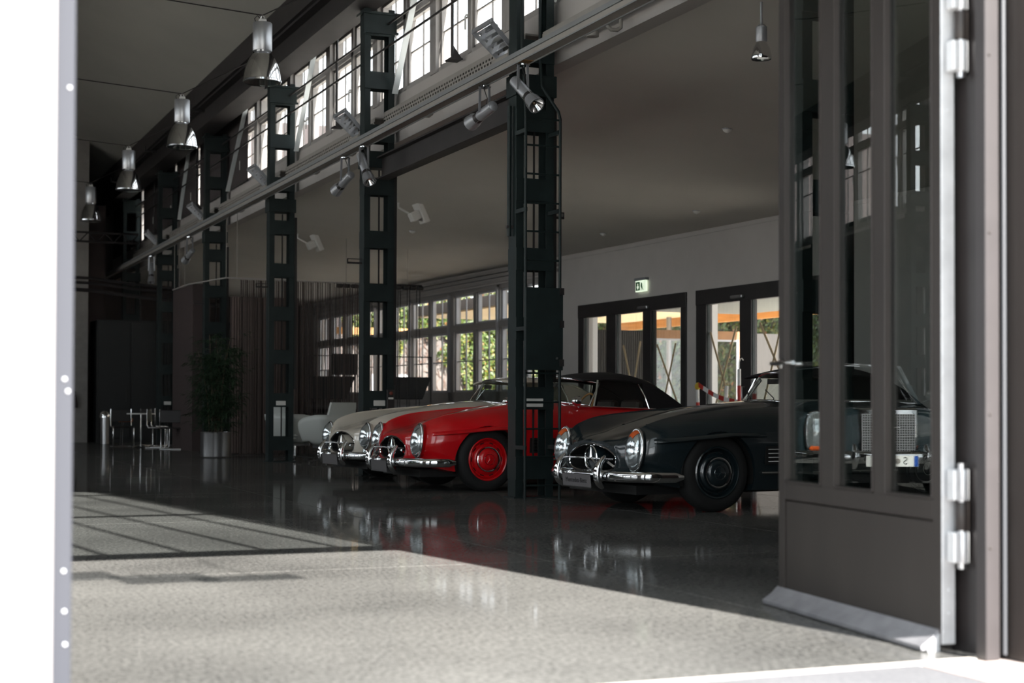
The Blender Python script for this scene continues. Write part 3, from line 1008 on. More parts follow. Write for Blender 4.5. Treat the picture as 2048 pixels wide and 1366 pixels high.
# sloped white apron below the windows is the wall itself; ledge and perforated cable tray in front of it
for seg, (a, c) in enumerate(((9.6, 14.45), (14.9, 19.7), (20.1, 24.95), (25.3, 30.2), (30.6, 35.5), (35.9, 40.7))):
    nm = ('right of the near column', 'between near and second columns', 'between second and third columns', 'between third and fourth columns', 'between fourth and fifth columns', 'beyond the fifth column')[seg]
    e = empty('cable_tray', 'cream perforated cable tray under the clerestory ' + nm, 'cable tray', (6.36, a, 0))
    L = c - a
    dz_ = .0 if seg == 0 else .09
    e.location.z = dz_ + .03
    MB().box(0, .16, 0, L, 4.56, 4.575).build('tray_bottom', M_tray, e)
    q = MB().box(-.006, 0, 0, L, 4.56, 4.60).box(-.006, 0, 0, L, 4.625, 4.645).box(-.006, 0, 0, L, 4.67, 4.71)
    n = int(L / .09)
    for k in range(n):
        q.box(-.006, 0, k * .09, k * .09 + .04, 4.60, 4.625)
        q.box(-.006, 0, k * .09 + .045, k * .09 + .085, 4.645, 4.67)
    q.build('perforated_side', M_tray, e)
    MB().box(.0, .22, .0, L, 4.71, 4.73).build('tray_lip', M_tray, e)
    for k in range(2):
        yy = L * (.3 + .4 * k)
        MB().tube([(.02, yy, 4.55), (.02, yy, 4.47), (.06, yy, 4.44), (.12, yy, 4.44), (.16, yy, 4.47), (.16, yy, 4.55)], .02, 8).build('hanger_strap', M_tray, e, smooth=50)
        MB().lathe([(.06, 0), (.06, .05), (.03, .07)], 14, Matrix.Translation((.06, yy + .4, 4.46))).build('junction_box', M_tray, e, smooth=50)

# lighting track
tk = empty('lighting_track', 'long grey lighting track running along the column row', 'track', (5.86, 5.5, 0))
MB().box(0, .16, 0, 38.5, 4.37, 4.415).build('rail_top', M_track, tk)
MB().box(.01, .15, 0, 38.5, 4.318, 4.366).build('rail_body', M_tray, tk)
for s in (0.012, .148):
    MB().box(s - .004, s + .004, 0, 38.5, 4.305, 4.32).build('rail_lip', M_track, tk)
for y in COLY[1:]:
    MB().box(.14, .30, y - 5.5 + .03, y - 5.5 + .08, 4.34, 4.38).build('wall_bracket', M_black, tk)
MB().box(.012, .14, 8.35, 8.5, 4.312, 4.3175).build('rust_patch', M_rust, tk)


# spotlights under the track
def spotlight(x, y, z, az, tilt, label, drop=.18, lit=False, scale=1.0):
    e = empty('track_spotlight', label, 'spotlight', (x, y, z))
    d = Vector((math.sin(R(az)) * math.cos(R(tilt)), math.cos(R(az)) * math.cos(R(tilt)), math.sin(R(tilt))))
    M = d.to_track_quat('Z', 'Y').to_matrix().to_4x4()
    MB().lathe([(.03, -.30), (.055, -.28), (.058, -.02), (.052, 0)], 18, M).build('body', M_lampgrey, e, smooth=40)
    MB().lathe([(.052, .0), (.06, .02), (.06, .07)], 18, M, cap=False).build('neck', M_black, e, smooth=40)
    MB().lathe([(.06, .05), (.078, .10), (.08, .17), (.084, .175), (.084, .19), (.074, .19)], 20, M, cap=False).build('head', M_lampgrey, e, smooth=40)
    MB().lathe([(.01, .10), (.04, .13), (.074, .186)], 18, M, cap=False).build('reflector', M_alu, e, smooth=60)
    MB().lathe([(.015, .10), (.015, .14), (.008, .15)], 8, M).build('bulb', M_rust2, e, smooth=60)
    for k in range(4):
        t = k * math.pi / 2 + .4
        MB(M).tube([(.06 * math.cos(t), .06 * math.sin(t), .0), (.088 * math.cos(t), .088 * math.sin(t), .185)], .004, 5).build('guard_wire', M_steel, e)
    side = M.to_3x3() @ Vector((1, 0, 0))
    side.z = 0
    side.normalize()
    top = 4.305 - z
    for s in (-1, 1):
        p = side * s * .062
        MB().bar(p - d * .1, Vector((p.x * .9 - d.x * .1, p.y * .9 - d.y * .1, top - .03)), .006, .028, up=side).build('yoke_arm', M_lampgrey, e)
    c = -d * .1
    MB().lathe([(.07, -.032), (.07, -.02), (.03, -.015), (.03, 0.0)], 12, Matrix.Translation((c.x, c.y, top))).build('clamp', M_chrome, e, smooth=40)
    MB().tube([(c.x, c.y + .04, top - .01), (c.x + .07, c.y + .1, top - .12), (c.x + .04, c.y + .1, -.02), tuple(-d * .3)], .005, 5).build('cable', M_black, e, smooth=60)
    return e


spotlight(5.94, 15.14, 3.985, -10, -14, 'grey track spotlight pointing down left between near and second columns')
spotlight(5.94, 13.86, 3.97, 166, -40, 'grey track spotlight with visible lens in front of the near column')
spotlight(5.94, 20.25, 3.93, -12, -22, 'grey track spotlight left of the second column')
spotlight(5.94, 19.15, 3.96, 170, -55, 'grey track spotlight aimed steeply down before the second column')
spotlight(5.94, 31.1, 3.90, -10, -22, 'dim track spotlight just left of the fourth column')
spotlight(5.94, 35.4, 3.86, 190, -70, 'dim track spotlight hanging steeply beside the fifth column')


# ribbed floodlights left of every column
def floodlight(y, label):
    e = empty('floodlight', label, 'floodlight', (6.14, y, 4.72))
    rows = []
    n = 9
    for k in range(n + 1):
        t = k / n
        x = -.10 + .30 * t
        z = .24 - .30 * t
        o = .012 if k % 2 else -.012
        rows.append([(x + o, -.20 - .06 * (1 - t), z + o), (x + o, .20 + .06 * (1 - t), z + o)])
    MB().grid(rows).build('ribbed_reflector', M_alu, e)
    for s in (-1, 1):
        MB().bar((-.14, s * .26, .25), (.2, s * .21, -.08), .012, .05).build('end_cheek', M_lampgrey, e)
    MB().bar((-.13, -.28, .25), (-.13, .28, .25), .03, .05).build('visor', M_lampgrey, e, bevel=.006)
    MB().tube([(.1, -.2, -.02), (.08, -.22, -.14), (.16, -.2, -.2)], .02, 8).build('bracket', M_tray, e, smooth=50)
    MB().box(.06, .2, -.22, .22, -.14, -.06).build('gear_box', M_tray, e, bevel=.01)
    return e


for y, nm in ((15.25, 'near'), (20.6, 'second'), (25.9, 'third'), (31.3, 'fourth'), (36.6, 'fifth')):
    floodlight(y, 'ribbed reflector floodlight clamped left of the %s lattice column' % nm)

# ================================================================== PENDANT LAMPS
def pendant():
    e = empty('pendant_lamp', '', 'lamp')
    MB().lathe([(.228, 0), (.236, .006), (.236, .028), (.228, .036), (.224, .09), (.212, .155), (.190, .225), (.158, .295), (.120, .350), (.092, .375), (.080, .38)], 36, cap=False).build('shade', M_alu, e, smooth=40)
    MB().lathe([(.224, .012), (.215, .1), (.175, .22), (.10, .34), (.02, .35)], 30, cap=False).build('inner_reflector', M_lampgrey, e, smooth=60)
    MB().lathe([(.222, .004), (.222, .010)], 30).build('glass_cover', M_glassd, e)
    MB().lathe([(.078, .36), (.078, .395)], 20).build('neck', M_chrome, e)
    MB().lathe([(.114, .392), (.118, .398), (.118, .73), (.112, .74)], 28).build('ballast_housing', mat('satin_aluminium', (.50, .51, .53), .38, .85), e, smooth=40)
    MB().box(-.045, .045, -.035, .035, .74, .79).build('junction_box', M_offwhite, e, bevel=.01)
    MB().tube([(-.03, 0, .78), (-.02, 0, .82), (0, 0, .835), (.02, 0, .82), (.03, 0, .78)], .008, 6).build('hook', M_steel, e, smooth=50)
    MB().tube([(0, .02, .78), (-.06, .02, .83), (-.095, .02, .79), (-.075, .02, .735)], .006, 6).build('power_cable', M_black, e, smooth=50)
    return e


lamp0 = pendant()
ln = ['large polished pendant lamp nearest the camera, at the picture top', 'second polished pendant lamp of the receding row', 'third polished pendant lamp of the receding row', 'fourth pendant lamp, half hidden by the pale door jamb']
for k in range(4):
    o = lamp0 if k == 0 else copy_tree(lamp0)
    o.location = (4.47, 18.72 + 5.24 * k, 4.90)
    o['label'] = ln[k]
    o['group'] = 'pendant lamps in the hall'
for y in (13.48, 18.72, 23.96):
    o = copy_tree(lamp0)
    o.location = (2 * HC - 4.47, y, 4.90)
    o['label'] = '%s polished pendant lamp of the opposite row, seen only as a reflection' % {13.48: 'nearest', 18.72: 'middle', 23.96: 'farthest'}[y]
    o['group'] = 'pendant lamps mirrored in the door glass'
# span wires of the lamps
for k in range(4):
    y = 18.72 + 5.24 * k
    e = empty('span_wire', 'thin dark wire spanning the hall above the %s pendant lamp' % ('nearest', 'second', 'third', 'fourth')[k], 'wire', (4.47, y, 5.735))
    MB().tube([(-6.1, 0, .55), (-4.5, 0, .28), (0, 0, 0.0), (1.35, 0, .75)], .008, 5).build('wire', M_black, e)

# ceiling fittings in the aisle
def aisle_z(x):
    return 4.52 + (x - 6.62) * (3.83 - 4.52) / (13.3 - 6.62)


for x, y, nm in ((9.41, 15.94, 'nearest, at upper right of the aisle ceiling'), (11.9, 21.09, 'near the wall, above the right door set'), (11.95, 24.49, 'near the wall, above the exit sign'), (9.49, 27.64, 'farthest, right of the second column')):
    e = empty('smoke_detector', 'small white ceiling smoke detector ' + nm, 'detector', (x, y, aisle_z(x)))
    MB().lathe([(.055, 0), (.055, -.015), (.045, -.03), (.02, -.045), (.01, -.05)][::-1], 16).build('dome', M_offwhite, e, smooth=50)
    MB().lathe([(.065, .005), (.065, -.008)], 16).build('base', M_lampgrey, e)
for x, y, nm in ((8.48, 24.68, 'right of the second column'), (8.22, 30.28, 'between second and third columns')):
    e = empty('loudspeaker', 'white box loudspeaker on a ceiling arm ' + nm, 'speaker', (x, y, aisle_z(x)))
    MB().tube([(-.22, .1, .022), (-.22, .1, -.06), (-.06, .04, -.16)], .018, 8).build('arm', M_offwhite, e, smooth=50)
    T = Matrix.Translation((.06, 0, -.17)) @ Matrix.Rotation(R(-25), 4, 'Y')
    MB(T).box(-.12, .04, -.09, .09, -.10, .06).build('rear_box', M_offwhite, e, bevel=.015)
    MB(T).box(.04, .14, -.14, .14, -.2, .2).build('cabinet', M_offwhite, e, bevel=.015)
# chrome hanging spot at the top right
e = empty('hanging_spotlight', 'small chrome bell spotlight hanging at the top edge right of the aisle', 'spotlight', (7.14, 11.52, 4.45))
MB().tube([(0, 0, 0), (0, 0, -.2)], .012, 8).build('stem', M_lampgrey, e)
MB().lathe([(.085, -.50), (.09, -.49), (.085, -.46), (.07, -.40), (.045, -.35), (.04, -.34)], 20, cap=False).build('bell_reflector', M_alu, e, smooth=50)
MB().lathe([(.045, -.35), (.05, -.34), (.05, -.22), (.03, -.2)], 16).build('body', M_lampgrey, e, smooth=40)
MB().lathe([(.08, -.485), (.08, -.49)], 16).build('lens', M_glassd, e)

# lighting truss at the far end
e = empty('lighting_truss', 'dim lattice truss hanging across the far left end of the hall', 'truss', (0, 38.2, 0))
for z in (4.84, 5.06):
    MB().tube([(2.5, 0, z), (6.1, 0, z)], .028, 6).build('chord', M_girder, e, smooth=50)
dz = None
for k in range(18):
    x = 2.5 + .2 * k
    z0, z1 = (4.84, 5.06) if k % 2 else (5.06, 4.84)
    MB().tube([(x, 0, z0), (x + .2, 0, z1)], .014, 5).build('diagonal', M_girder, e)
for i, (z, nm) in enumerate(((3.72, 'lower'), (3.9, 'middle'), (4.02, 'upper'))):
    tag(MB().tube([(3.0, 38.96, z + .06), (5.1, 38.94, z), (6.0, 38.7, z - .12), (8, 37.9, z - .35)], .035 if i else .05, 6).build('conduit', M_girder, smooth=50),
        '%s of three dim pipes bending along the far bar wall' % nm, 'pipe')

# ================================================================== CARS
# local frame: x back from the nose, y to the car's right (left flank is y<0), z up
ST = [  # x, zc, (yh,zh), (yf,zf), (yw,zw), (yb,zb)
    (0.035, .625, .22, .62, .40, .59, .455, .48, .40, .335),
    (0.10, .655, .28, .645, .52, .655, .655, .53, .56, .32),
    (0.17, .680, .31, .664, .60, .735, .745, .55, .64, .30),
    (0.30, .715, .34, .690, .63, .795, .81, .58, .72, .26),
    (0.50, .775, .37, .745, .65, .845, .85, .61, .78, .22),
    (0.85, .865, .40, .825, .66, .885, .875, .65, .82, .20),
    (1.20, .935, .42, .885, .67, .915, .88, .66, .83, .19),
    (1.60, .985, .44, .930, .67, .935, .885, .66, .835, .19),
    (1.95, 1.00, .46, .955, .68, .938, .89, .66, .835, .19),
    (2.30, .95, .50, .942, .71, .920, .89, .66, .835, .19),
    (2.90, .93, .50, .922, .72, .895, .888, .65, .83, .19),
    (3.30, .92, .50, .912, .70, .885, .885, .63, .82, .20),
    (3.75, .865, .48, .855, .64, .825, .85, .60, .76, .24),
    (4.20, .76, .44, .745, .56, .715, .74, .54, .62, .32),
    (4.42, .60, .34, .590, .42, .570, .50, .49, .42, .40)]


def half_section(s):
    x, zc, yh, zh, yf, zf, yw, zw, yb, zb = s
    ctr = [Vector((0, zc)), Vector((yh * .55, zc * .75 + zh * .25 + .004)), Vector((yh, zh)), Vector((yf * .86 + yh * .14, zf - .012)), Vector((yf, zf)),
           Vector((yf + (yw - yf) * .72, zf + (zw - zf) * .36)), Vector((yw, zw)), Vector((yw - .012, (zw * 2 + zb) / 3)), Vector((yb, zb)), Vector((yb * .8, zb - .015)), Vector((0, zb - .015))]
    out = []
    N = 40
    for k in range(N + 1):
        t = k / N * (len(ctr) - 1)
        if t > 8:
            i = min(int(t), 9)
            out.append(ctr[i].lerp(ctr[i + 1], t - i))
        else:
            out.append(cr(ctr[:9], t))
    return out


def body_rows(ST, sub=5):
    rows = []
    cols = [list(c) for c in zip(*ST)]
    n = len(ST)
    for i in range((n - 1) * sub + 1):
        t = i / sub
        s = [cr(c, t) for c in cols]
        h = half_section(s)
        x = s[0]
        right = [(x, p[0], p[1]) for p in h]
        left = [(x, -p[0], p[1]) for p in h[1:-1]][::-1]
        rows.append(right + left)
    return rows


def loft_body(ST, name, material, parent, cutters, sub=5):
    rows = body_rows(ST, sub)
    n = len(rows[0])
    b = MB().grid(rows, closed_u=True)
    b.f.append(list(range(n))[::-1])
    o_ = (len(rows) - 1) * n
    b.f.append([o_ + k for k in range(n)])
    o = b.build(name, material)
    cs = []
    for c in cutters:
        co = c.build('cutter', material)
        cs.append(co)
        md = o.modifiers.new('b', 'BOOLEAN')
        md.operation = 'DIFFERENCE'
        md.solver = 'MANIFOLD'
        md.object = co
    dg = bpy.context.evaluated_depsgraph_get()
    dg.update()
    me = bpy.data.meshes.new_from_object(o.evaluated_get(dg))
    o.modifiers.clear()
    o.data = me
    if len(me.vertices) < 500:
        print('BOOLEAN FAIL', name, len(me.vertices))
    print('body', name, len(me.vertices), [tuple(round(v, 2) for v in c) for c in (me.vertices[0].co,)])
    me.materials.clear()
    me.materials.append(material)
    me.polygons.foreach_set('use_smooth', [True] * len(me.polygons))
    me.set_sharp_from_angle(angle=R(32))
    for co in cs:
        bpy.data.objects.remove(co)
    o.parent = parent
    return o


def cyl(x, y0, y1, z, r, n=40):
    b = MB()
    p = [(x + r * math.cos(2 * math.pi * k / n), z + r * math.sin(2 * math.pi * k / n)) for k in range(n)]
    return b.prism(p, y0, y1, 'y')


def superell(hy, zt, zb, n=36, e=3.2, cy=0.0):
    zc, hz = (zt + zb) / 2, (zt - zb) / 2
    out = []
    for k in range(n):
        t = 2 * math.pi * k / n
        c, s = math.cos(t), math.sin(t)
        out.append((cy + hy * math.copysign(abs(c) ** (2 / e), c), zc + hz * math.copysign(abs(s) ** (2 / e), s)))
    return out


def star_logo(M, r, parent, name='star_emblem', ring=True, th=.012, mat_=None):
    b = MB(M)
    if ring:
        b.tube([(r * math.cos(2 * math.pi * k / 32), r * math.sin(2 * math.pi * k / 32), 0) for k in range(32)], r * .085, 6, closed=True)
    c = [(0, 0, th), (0, 0, -th)]
    for k in range(3):
        t = math.pi / 2 + k * 2 * math.pi / 3
        tip = (r * .97 * math.cos(t), r * .97 * math.sin(t), 0)
        l = (r * .17 * math.cos(t + math.pi / 3), r * .17 * math.sin(t + math.pi / 3), 0)
        q = (r * .17 * math.cos(t - math.pi / 3), r * .17 * math.sin(t - math.pi / 3), 0)
        b.add([c[0], tip, l, q, c[1]], [(0, 2, 1), (0, 1, 3), (4, 1, 2), (4, 3, 1)])
    return b.build(name, mat_ or M_chrome, parent)


FACE = Matrix(((0, 0, -1, 0), (-1, 0, 0, 0), (0, 1, 0, 0), (0, 0, 0, 1)))     # local xy -> a face looking forward (-x)


def wheel(parent, x, y, paint, side, hub='star', steer=0, r=.352, hidden=False):
    T = Matrix.Translation((x, y, r)) @ Matrix.Rotation(R(steer), 4, 'Z') @ Matrix.Rotation(R(90 if side < 0 else -90), 4, 'X')
    b = MB(T)
    b.lathe([(.225, -.17), (.26, -.185), (.315, -.18), (.342, -.155), (r, -.12), (r, -.05), (.342, -.015), (.315, .008), (.26, .012), (.222, -.004)], 48, cap=False)
    ty = b.build('tyre', M_tyre, parent, smooth=50)
    if hidden:
        return ty
    q = MB(T)
    for k in range(60):
        t = 2 * math.pi * k / 60
        q.box(-.006, .006, -.0045, .0045, -.16, -.01) if False else None
    g = MB(T)
    g.lathe([(.232, -.012), (.236, .006), (.226, .014), (.216, .008), (.208, -.018), (.190, -.034), (.176, -.030), (.160, -.008), (.146, .0), (.132, -.004), (.03, -.004)], 48, cap=False)
    g.lathe([(.205, -.012), (.200, -.022), (.196, -.012)], 48, cap=False)
    g.build('rim', paint, ty, smooth=35)
    hs = MB(T)
    for k in range(10):
        t = 2 * math.pi * k / 10
        c, s = math.cos(t), math.sin(t)
        hs.tube([(.181 * math.cos(t + a), .181 * math.sin(t + a), -.031) for a in (-.13, -.06, 0, .06, .13)], .0055, 5)
    hs.build('slot', M_dark, ty)
    MB(T).tube([(.130 * math.cos(2 * math.pi * k / 40), .130 * math.sin(2 * math.pi * k / 40), .016) for k in range(40)], .0115, 8, closed=True).build('hub_ring', M_chrome, ty, smooth=40)
    MB(T).lathe([(.122, .014), (.114, .034), (.085, .048), (.062, .051), (.057, .046), (.02, .053), (.001, .054)], 36, cap=False).build('hub_cap', paint, ty, smooth=50)
    MB(T).tube([(.06 * math.cos(2 * math.pi * k / 28), .06 * math.sin(2 * math.pi * k / 28), .049) for k in range(28)], .0035, 6, closed=True).build('hub_trim', M_chrome, ty, smooth=50)
    star_logo(T @ Matrix.Translation((0, 0, .056)) @ Matrix.Rotation(R(20), 4, 'Z'), .054, ty, ring=False, th=.005, mat_=paint)
    return ty


def roadster(label, loc, rz, paint, style, plate_text=None, steer=0):
    root = empty('roadster' if style != 'coupe' else 'coupe_car', label, 'car', loc, rz)
    fa, ra = .85, 3.25
    # --- body
    cut = [cyl(fa, -1.2, -.50, .335, .385), cyl(fa, .50, 1.2, .335, .385), cyl(ra, -1.2, -.52, .335, .37), cyl(ra, .52, 1.2, .335, .37)]
    gt = .600 if style != 'coupe' else .61
    gz = .350
    gpts = superell(.42, gt, gz, e=3.4)
    gpts = [(y, z - .085 * (abs(y) / .42) ** 2 * max(0, (z - (gt + gz) / 2) / ((gt - gz) / 2))) for y, z in gpts]
    cut.append(MB().prism(gpts, -.2, .42, 'x'))
    cut.append(MB().box(2.023, 3.047, -.603, .603, .42, 1.3))
    loft_body(ST, 'body', paint, root, cut)
    # --- wells and grille cavity
    for x in (fa, ra):
        for s in (-1, 1):
            q = MB()
            n = 20
            rows = []
            for k in range(n + 1):
                t = math.pi * (k / n) * 1.16 - .25
                rows.append([(x + .383 * math.cos(t), s * .50, .335 + .383 * math.sin(t)), (x + .383 * math.cos(t), s * .83, .335 + .383 * math.sin(t))])
            q.grid(rows)
            q.box(x - .38, x + .38, s * .50 - .01, s * .50 + .01, .18, .70)
            q.build('wheel_well', M_dark, root)
    q = MB()
    ring0 = [(.045 + .05 * (y * y), y * .985, .475 + (z - .475) * .985) for y, z in gpts]
    ring1 = [(.40, y * .9, .475 + (z - .475) * .9) for y, z in gpts]
    q.grid([ring0, ring1], closed_u=True)
    q.f.append([len(gpts) + k for k in range(len(gpts))])
    q.build('grille_cavity', M_dark, root)
    # chrome grille surround, bar and star
    ring = [(.032 + .06 * y * y, y, z) for y, z in gpts]
    MB().tube(ring, .010, 6, closed=True).build('grille_surround', M_chrome, root, smooth=50)
    ys_ = [-.385 + .077 * k for k in range(11)]
    MB().tube([(.03 + .06 * y * y, y, .468) for y in ys_], .011, 8).build('grille_bar', M_chrome, root, smooth=50)
    MS = Matrix.Translation((.025, 0, .472)) @ FACE
    MB(MS).lathe([(.112, -.30), (.110, -.10), (.10, -.016), (.001, -.016)], 28, cap=False).build('star_backing', paint if style != 'red' else M_chrome, root, smooth=50)
    star_logo(MS, .105, root)
    for s in (-1, 1):
        MB().bar((.05, s * .2, .46), (.16, s * .28, .36), .008, .02).build('grille_brace', M_chrome, root)
    # --- head lamps
    for s in (-1, 1):
        y = s * .645
        if style == 'coupe':
            hz, hy, zc, xf = .150, .115, .565, .105
        else:
            hz, hy, zc, xf = .178, .108, .552, .10
        rows = []
        for i in range(9):
            ph = (i / 8) * math.pi / 2
            rr = math.cos(ph)
            rows.append([(xf - .085 * math.sin(ph) + .10 * ((zc + hz * rr * math.sin(2 * math.pi * k / 28)) - zc) + .12 * (abs(y) + s * 0 - .645) , y + hy * rr * math.cos(2 * math.pi * k / 28), zc + hz * rr * math.sin(2 * math.pi * k / 28)) for k in range(28)])
        hl = MB().grid(rows, closed_u=True).build('headlamp', M_lens, root, smooth=60)
        if style != 'coupe':
            am = []
            for i in range(5):
                ph = (i / 8) * math.pi / 2
                rr = math.cos(ph) * 1.01
                am.append([(xf - .089 * math.sin(ph) + .10 * (hz * rr * math.sin(t)) - .003, y + hy * rr * math.cos(t), zc + hz * rr * math.sin(t)) for t in [math.pi / 2 + q_ * .11 for q_ in range(-5, 6)]])
            MB().grid(am).build('indicator', M_amber if style == 'grey' else M_lens, hl, smooth=60)
        else:
            MB(Matrix.Translation((.10, s * .60, .375)) @ FACE).lathe([(.052, -.03), (.05, .0), (.03, .018), (.001, .022)], 20, cap=False).build('indicator', M_lens, root, smooth=60)
            MB(Matrix.Translation((.10, s * .60, .375)) @ FACE).lathe([(.05, .0), (.056, -.01), (.056, -.05)], 20, cap=False).build('indicator_ring', M_chrome, root, smooth=60)
        rm = [(xf + .004 + .10 * (hz * math.sin(2 * math.pi * k / 32)), y + (hy + .008) * math.cos(2 * math.pi * k / 32), zc + (hz + .008) * math.sin(2 * math.pi * k / 32)) for k in range(32)]
        MB().tube(rm, .014, 8, closed=True).build('headlamp_rim', M_chrome, hl, smooth=60)
        pod = [[(xf + .01 + d + .10 * (hz * g_ * math.sin(2 * math.pi * k / 28)), y + (hy + .004) * g_ * math.cos(2 * math.pi * k / 28) - s * .5 * d, zc + (hz + .004) * g_ * math.sin(2 * math.pi * k / 28)) for k in range(28)] for d, g_ in ((0, 1), (.10, 1.0), (.2, .92))]
        MB().grid(pod, closed_u=True).build('headlamp_pod', paint, hl, smooth=60)
    # --- brows over the arches
    for xa, xb, pk in ((.22, 1.34, fa), (2.66, 3.72, ra)):
        for s in (-1, 1):
            rows = []
            for k in range(21):
                t = k / 20
                x = xa + (xb - xa) * t
                tt = x
                yy = .0
                # body half width at that station
                for i in range(len(ST) - 1):
                    if ST[i][0] <= x <= ST[i + 1][0]:
                        u = (x - ST[i][0]) / (ST[i + 1][0] - ST[i][0])
                        yy = ST[i][6] * (1 - u) + ST[i + 1][6] * u
                zz = .625 + .06 * min(1, t * 1.5) - .02 * max(0, t - .6)
                wv = .052 * math.sin(math.pi * min(1, .08 + t * .92)) ** .6 if 0 < t < 1 else 0.004
                rows.append([(x, s * (yy - .03), zz + .035), (x, s * (yy + wv * .7), zz + .012), (x, s * (yy + wv), zz - .004), (x, s * (yy + wv * .6), zz - .014), (x, s * (yy - .03), zz - .016)])
            MB().grid(rows).build('arch_brow', paint, root, smooth=40)
    # --- side vents with chrome slats, low side strip
    for s in (-1, 1):
        MB().box(1.33, 1.72, s * .868, s * .884, .42, .585).build('side_vent', M_dark, root)
        for k in range(4):
            MB().box(1.35, 1.70, s * .870, s * .896, .445 + .036 * k, .452 + .036 * k).build('vent_slat', M_chrome, root)
        MB().tube([(1.30, s * .866, .345), (1.33, s * .877, .345), (2.86, s * .877, .345)], .010, 6).build('side_strip', M_chrome, root, smooth=50)
        # door shut line and handle
        MB().box(1.985, 1.99, s * .70, s * .893, .36, .90).build('shut_line', M_dark, root) if False else None
        MB().tube([(2.72, s * .885, .74), (2.74, s * .91, .745), (2.86, s * .91, .745), (2.88, s * .885, .74)], .009, 6).build('door_handle', M_chrome, root, smooth=50)
    # --- hood ridges
    if style != 'coupe':
        for s in (-1, 1):
            pts = []
            for k in range(12):
                x = .50 + .115 * k
                pts.append((x, s * (.20 + .10 * k / 11), 0))
            rows = []
            for (x, y, _) in pts:
                i = max(j for j in range(len(ST)) if ST[j][0] <= x)
                u = (x - ST[i][0]) / (ST[i + 1][0] - ST[i][0])
                zc_ = ST[i][1] * (1 - u) + ST[i + 1][1] * u
                zh_ = ST[i][3] * (1 - u) + ST[i + 1][3] * u
                z = zc_ + (zh_ - zc_) * (abs(y) / .42) ** 1.6
                t = (x - .5) / 1.27
                h = .026 * math.sin(math.pi * min(1, .1 + t)) ** .7 if t < .95 else .002
                rows.append([(x, y - .06, z - .012), (x, y - .03, z + h * .6), (x, y, z + h), (x, y + .03, z + h * .6), (x, y + .06, z - .012)])
            MB().grid(rows).build('bonnet_bulge', paint, root, smooth=70)
    # --- bumper, overriders, plate
    for s in (-1, 1):
        p = [(-.055, s * .20, .322), (-.05, s * .34, .322), (-.03, s * .52, .322), (.01, s * .68, .322), (.09, s * .80, .322), (.22, s * .868, .322), (.36, s * .893, .322), (.44, s * .897, .322)]
        pts = [cr([Vector(v) for v in p], k / 28 * 7) for k in range(29)]
        rad = [.046 if k < 24 else .046 - .006 * (k - 24) for k in range(29)]
        MB().tube(pts, rad, 12, flat=.55, up=(0, 0, 1)).build('bumper', M_chrome, root, smooth=50)
        pv_ = [Vector((-.062, s * .365, .215)), Vector((-.105, s * .365, .27)), Vector((-.118, s * .365, .345)), Vector((-.095, s * .365, .43)), Vector((-.04, s * .365, .50))]
        MB().tube([cr(pv_, k / 12 * 4) for k in range(13)], [.018, .030, .036, .038, .040, .041, .040, .038, .035, .031, .027, .022, .012], 12).build('overrider', M_chrome, root, smooth=60)
        MB().tube([(-.06, s * .345, .468), (-.05, s * .30, .470), (.03, s * .22, .470)], .009, 8).build('overrider_strut', M_chrome, root, smooth=50)
    MB().tube([(-.058, -.22, .322), (-.062, 0, .322), (-.058, .22, .322)], .030, 10, flat=.6, up=(0, 0, 1)).build('bumper_centre', M_chrome, root, smooth=50)
    PT = Matrix.Translation((-.125, 0, .272)) @ Matrix.Rotation(R(-6), 4, 'Y')
    pl = MB(PT).box(-.004, .004, -.255, .255, -.058, .058).build('number_plate', M_plate, root, bevel=.003)
    MB(PT).box(-.007, .002, -.262, .262, -.066, -.058).box(-.007, .002, -.262, .262, .058, .062).build('plate_frame', M_chrome if style == 'grey' else M_plate, pl)
    MB().box(-.12, -.05, -.12, .12, .24, .30).build('plate_bracket', M_black, root)
    if plate_text:
        cu = bpy.data.curves.new('plate_lettering', 'FONT')
        cu.body = plate_text
        cu.size = .062
        cu.align_x, cu.align_y = 'CENTER', 'CENTER'
        cu.extrude = .0008
        to = letters(cu, 'plate_lettering', M_ink, pl)
        to.matrix_local = PT @ Matrix.Translation((-.0055, 0, 0)) @ FACE
    # --- chin and floor
    MB().box(.14, 4.2, -.60, .60, .16, .24).build('underbody', M_dark, root)
    # --- wheels
    for x, k in ((fa, 1), (ra, 0)):
        for s in (-1, 1):
            wheel(root, x, s * .815, paint, s, steer=steer if k else 0)
    # --- windscreen
    def wsp(t, h):
        """t -1..1 across, h 0..1 up"""
        a = abs(t)
        return Vector((1.90 + .27 * a ** 2.4 + h * (.20 - .02 * a), t * (.665 - .085 * h), 1.0 - .055 * a ** 2 + h * (.272 - .01 * a)))
    rows = [[wsp(-1 + 2 * k / 20, h) for k in range(21)] for h in (0, .33, .66, 1)]
    ws = MB().grid(rows).build('windscreen', M_carglass, root, smooth=80)
    edge = [wsp(-1 + 2 * k / 20, 0) for k in range(21)] + [wsp(1, .33), wsp(1, .66)] + [wsp(1 - 2 * k / 20, 1) for k in range(21)] + [wsp(-1, .66), wsp(-1, .33)]
    MB().tube(edge, .013, 8, closed=True).build('windscreen_frame', M_chrome, ws, smooth=60)
    for s in (-.35, .25):
        a, c = wsp(s, 0.02), wsp(s + .32, .38)
        MB().tube([a + Vector((-.03, 0, .0)), a + Vector((-.02, 0, .02)), c + Vector((-.012, 0, 0))], .005, 5).build('wiper', M_black, ws)
    # --- cabin
    q = MB().box(2.02, 3.05, -.6, .6, .425, .44)
    q.build('cabin_floor', M_dark, root)
    MB().prism([(2.02, .6), (2.14, .6), (2.20, .80), (2.12, .935), (2.02, .95)], -.6, .6, 'y').build('dashboard', paint, root, bevel=.01)
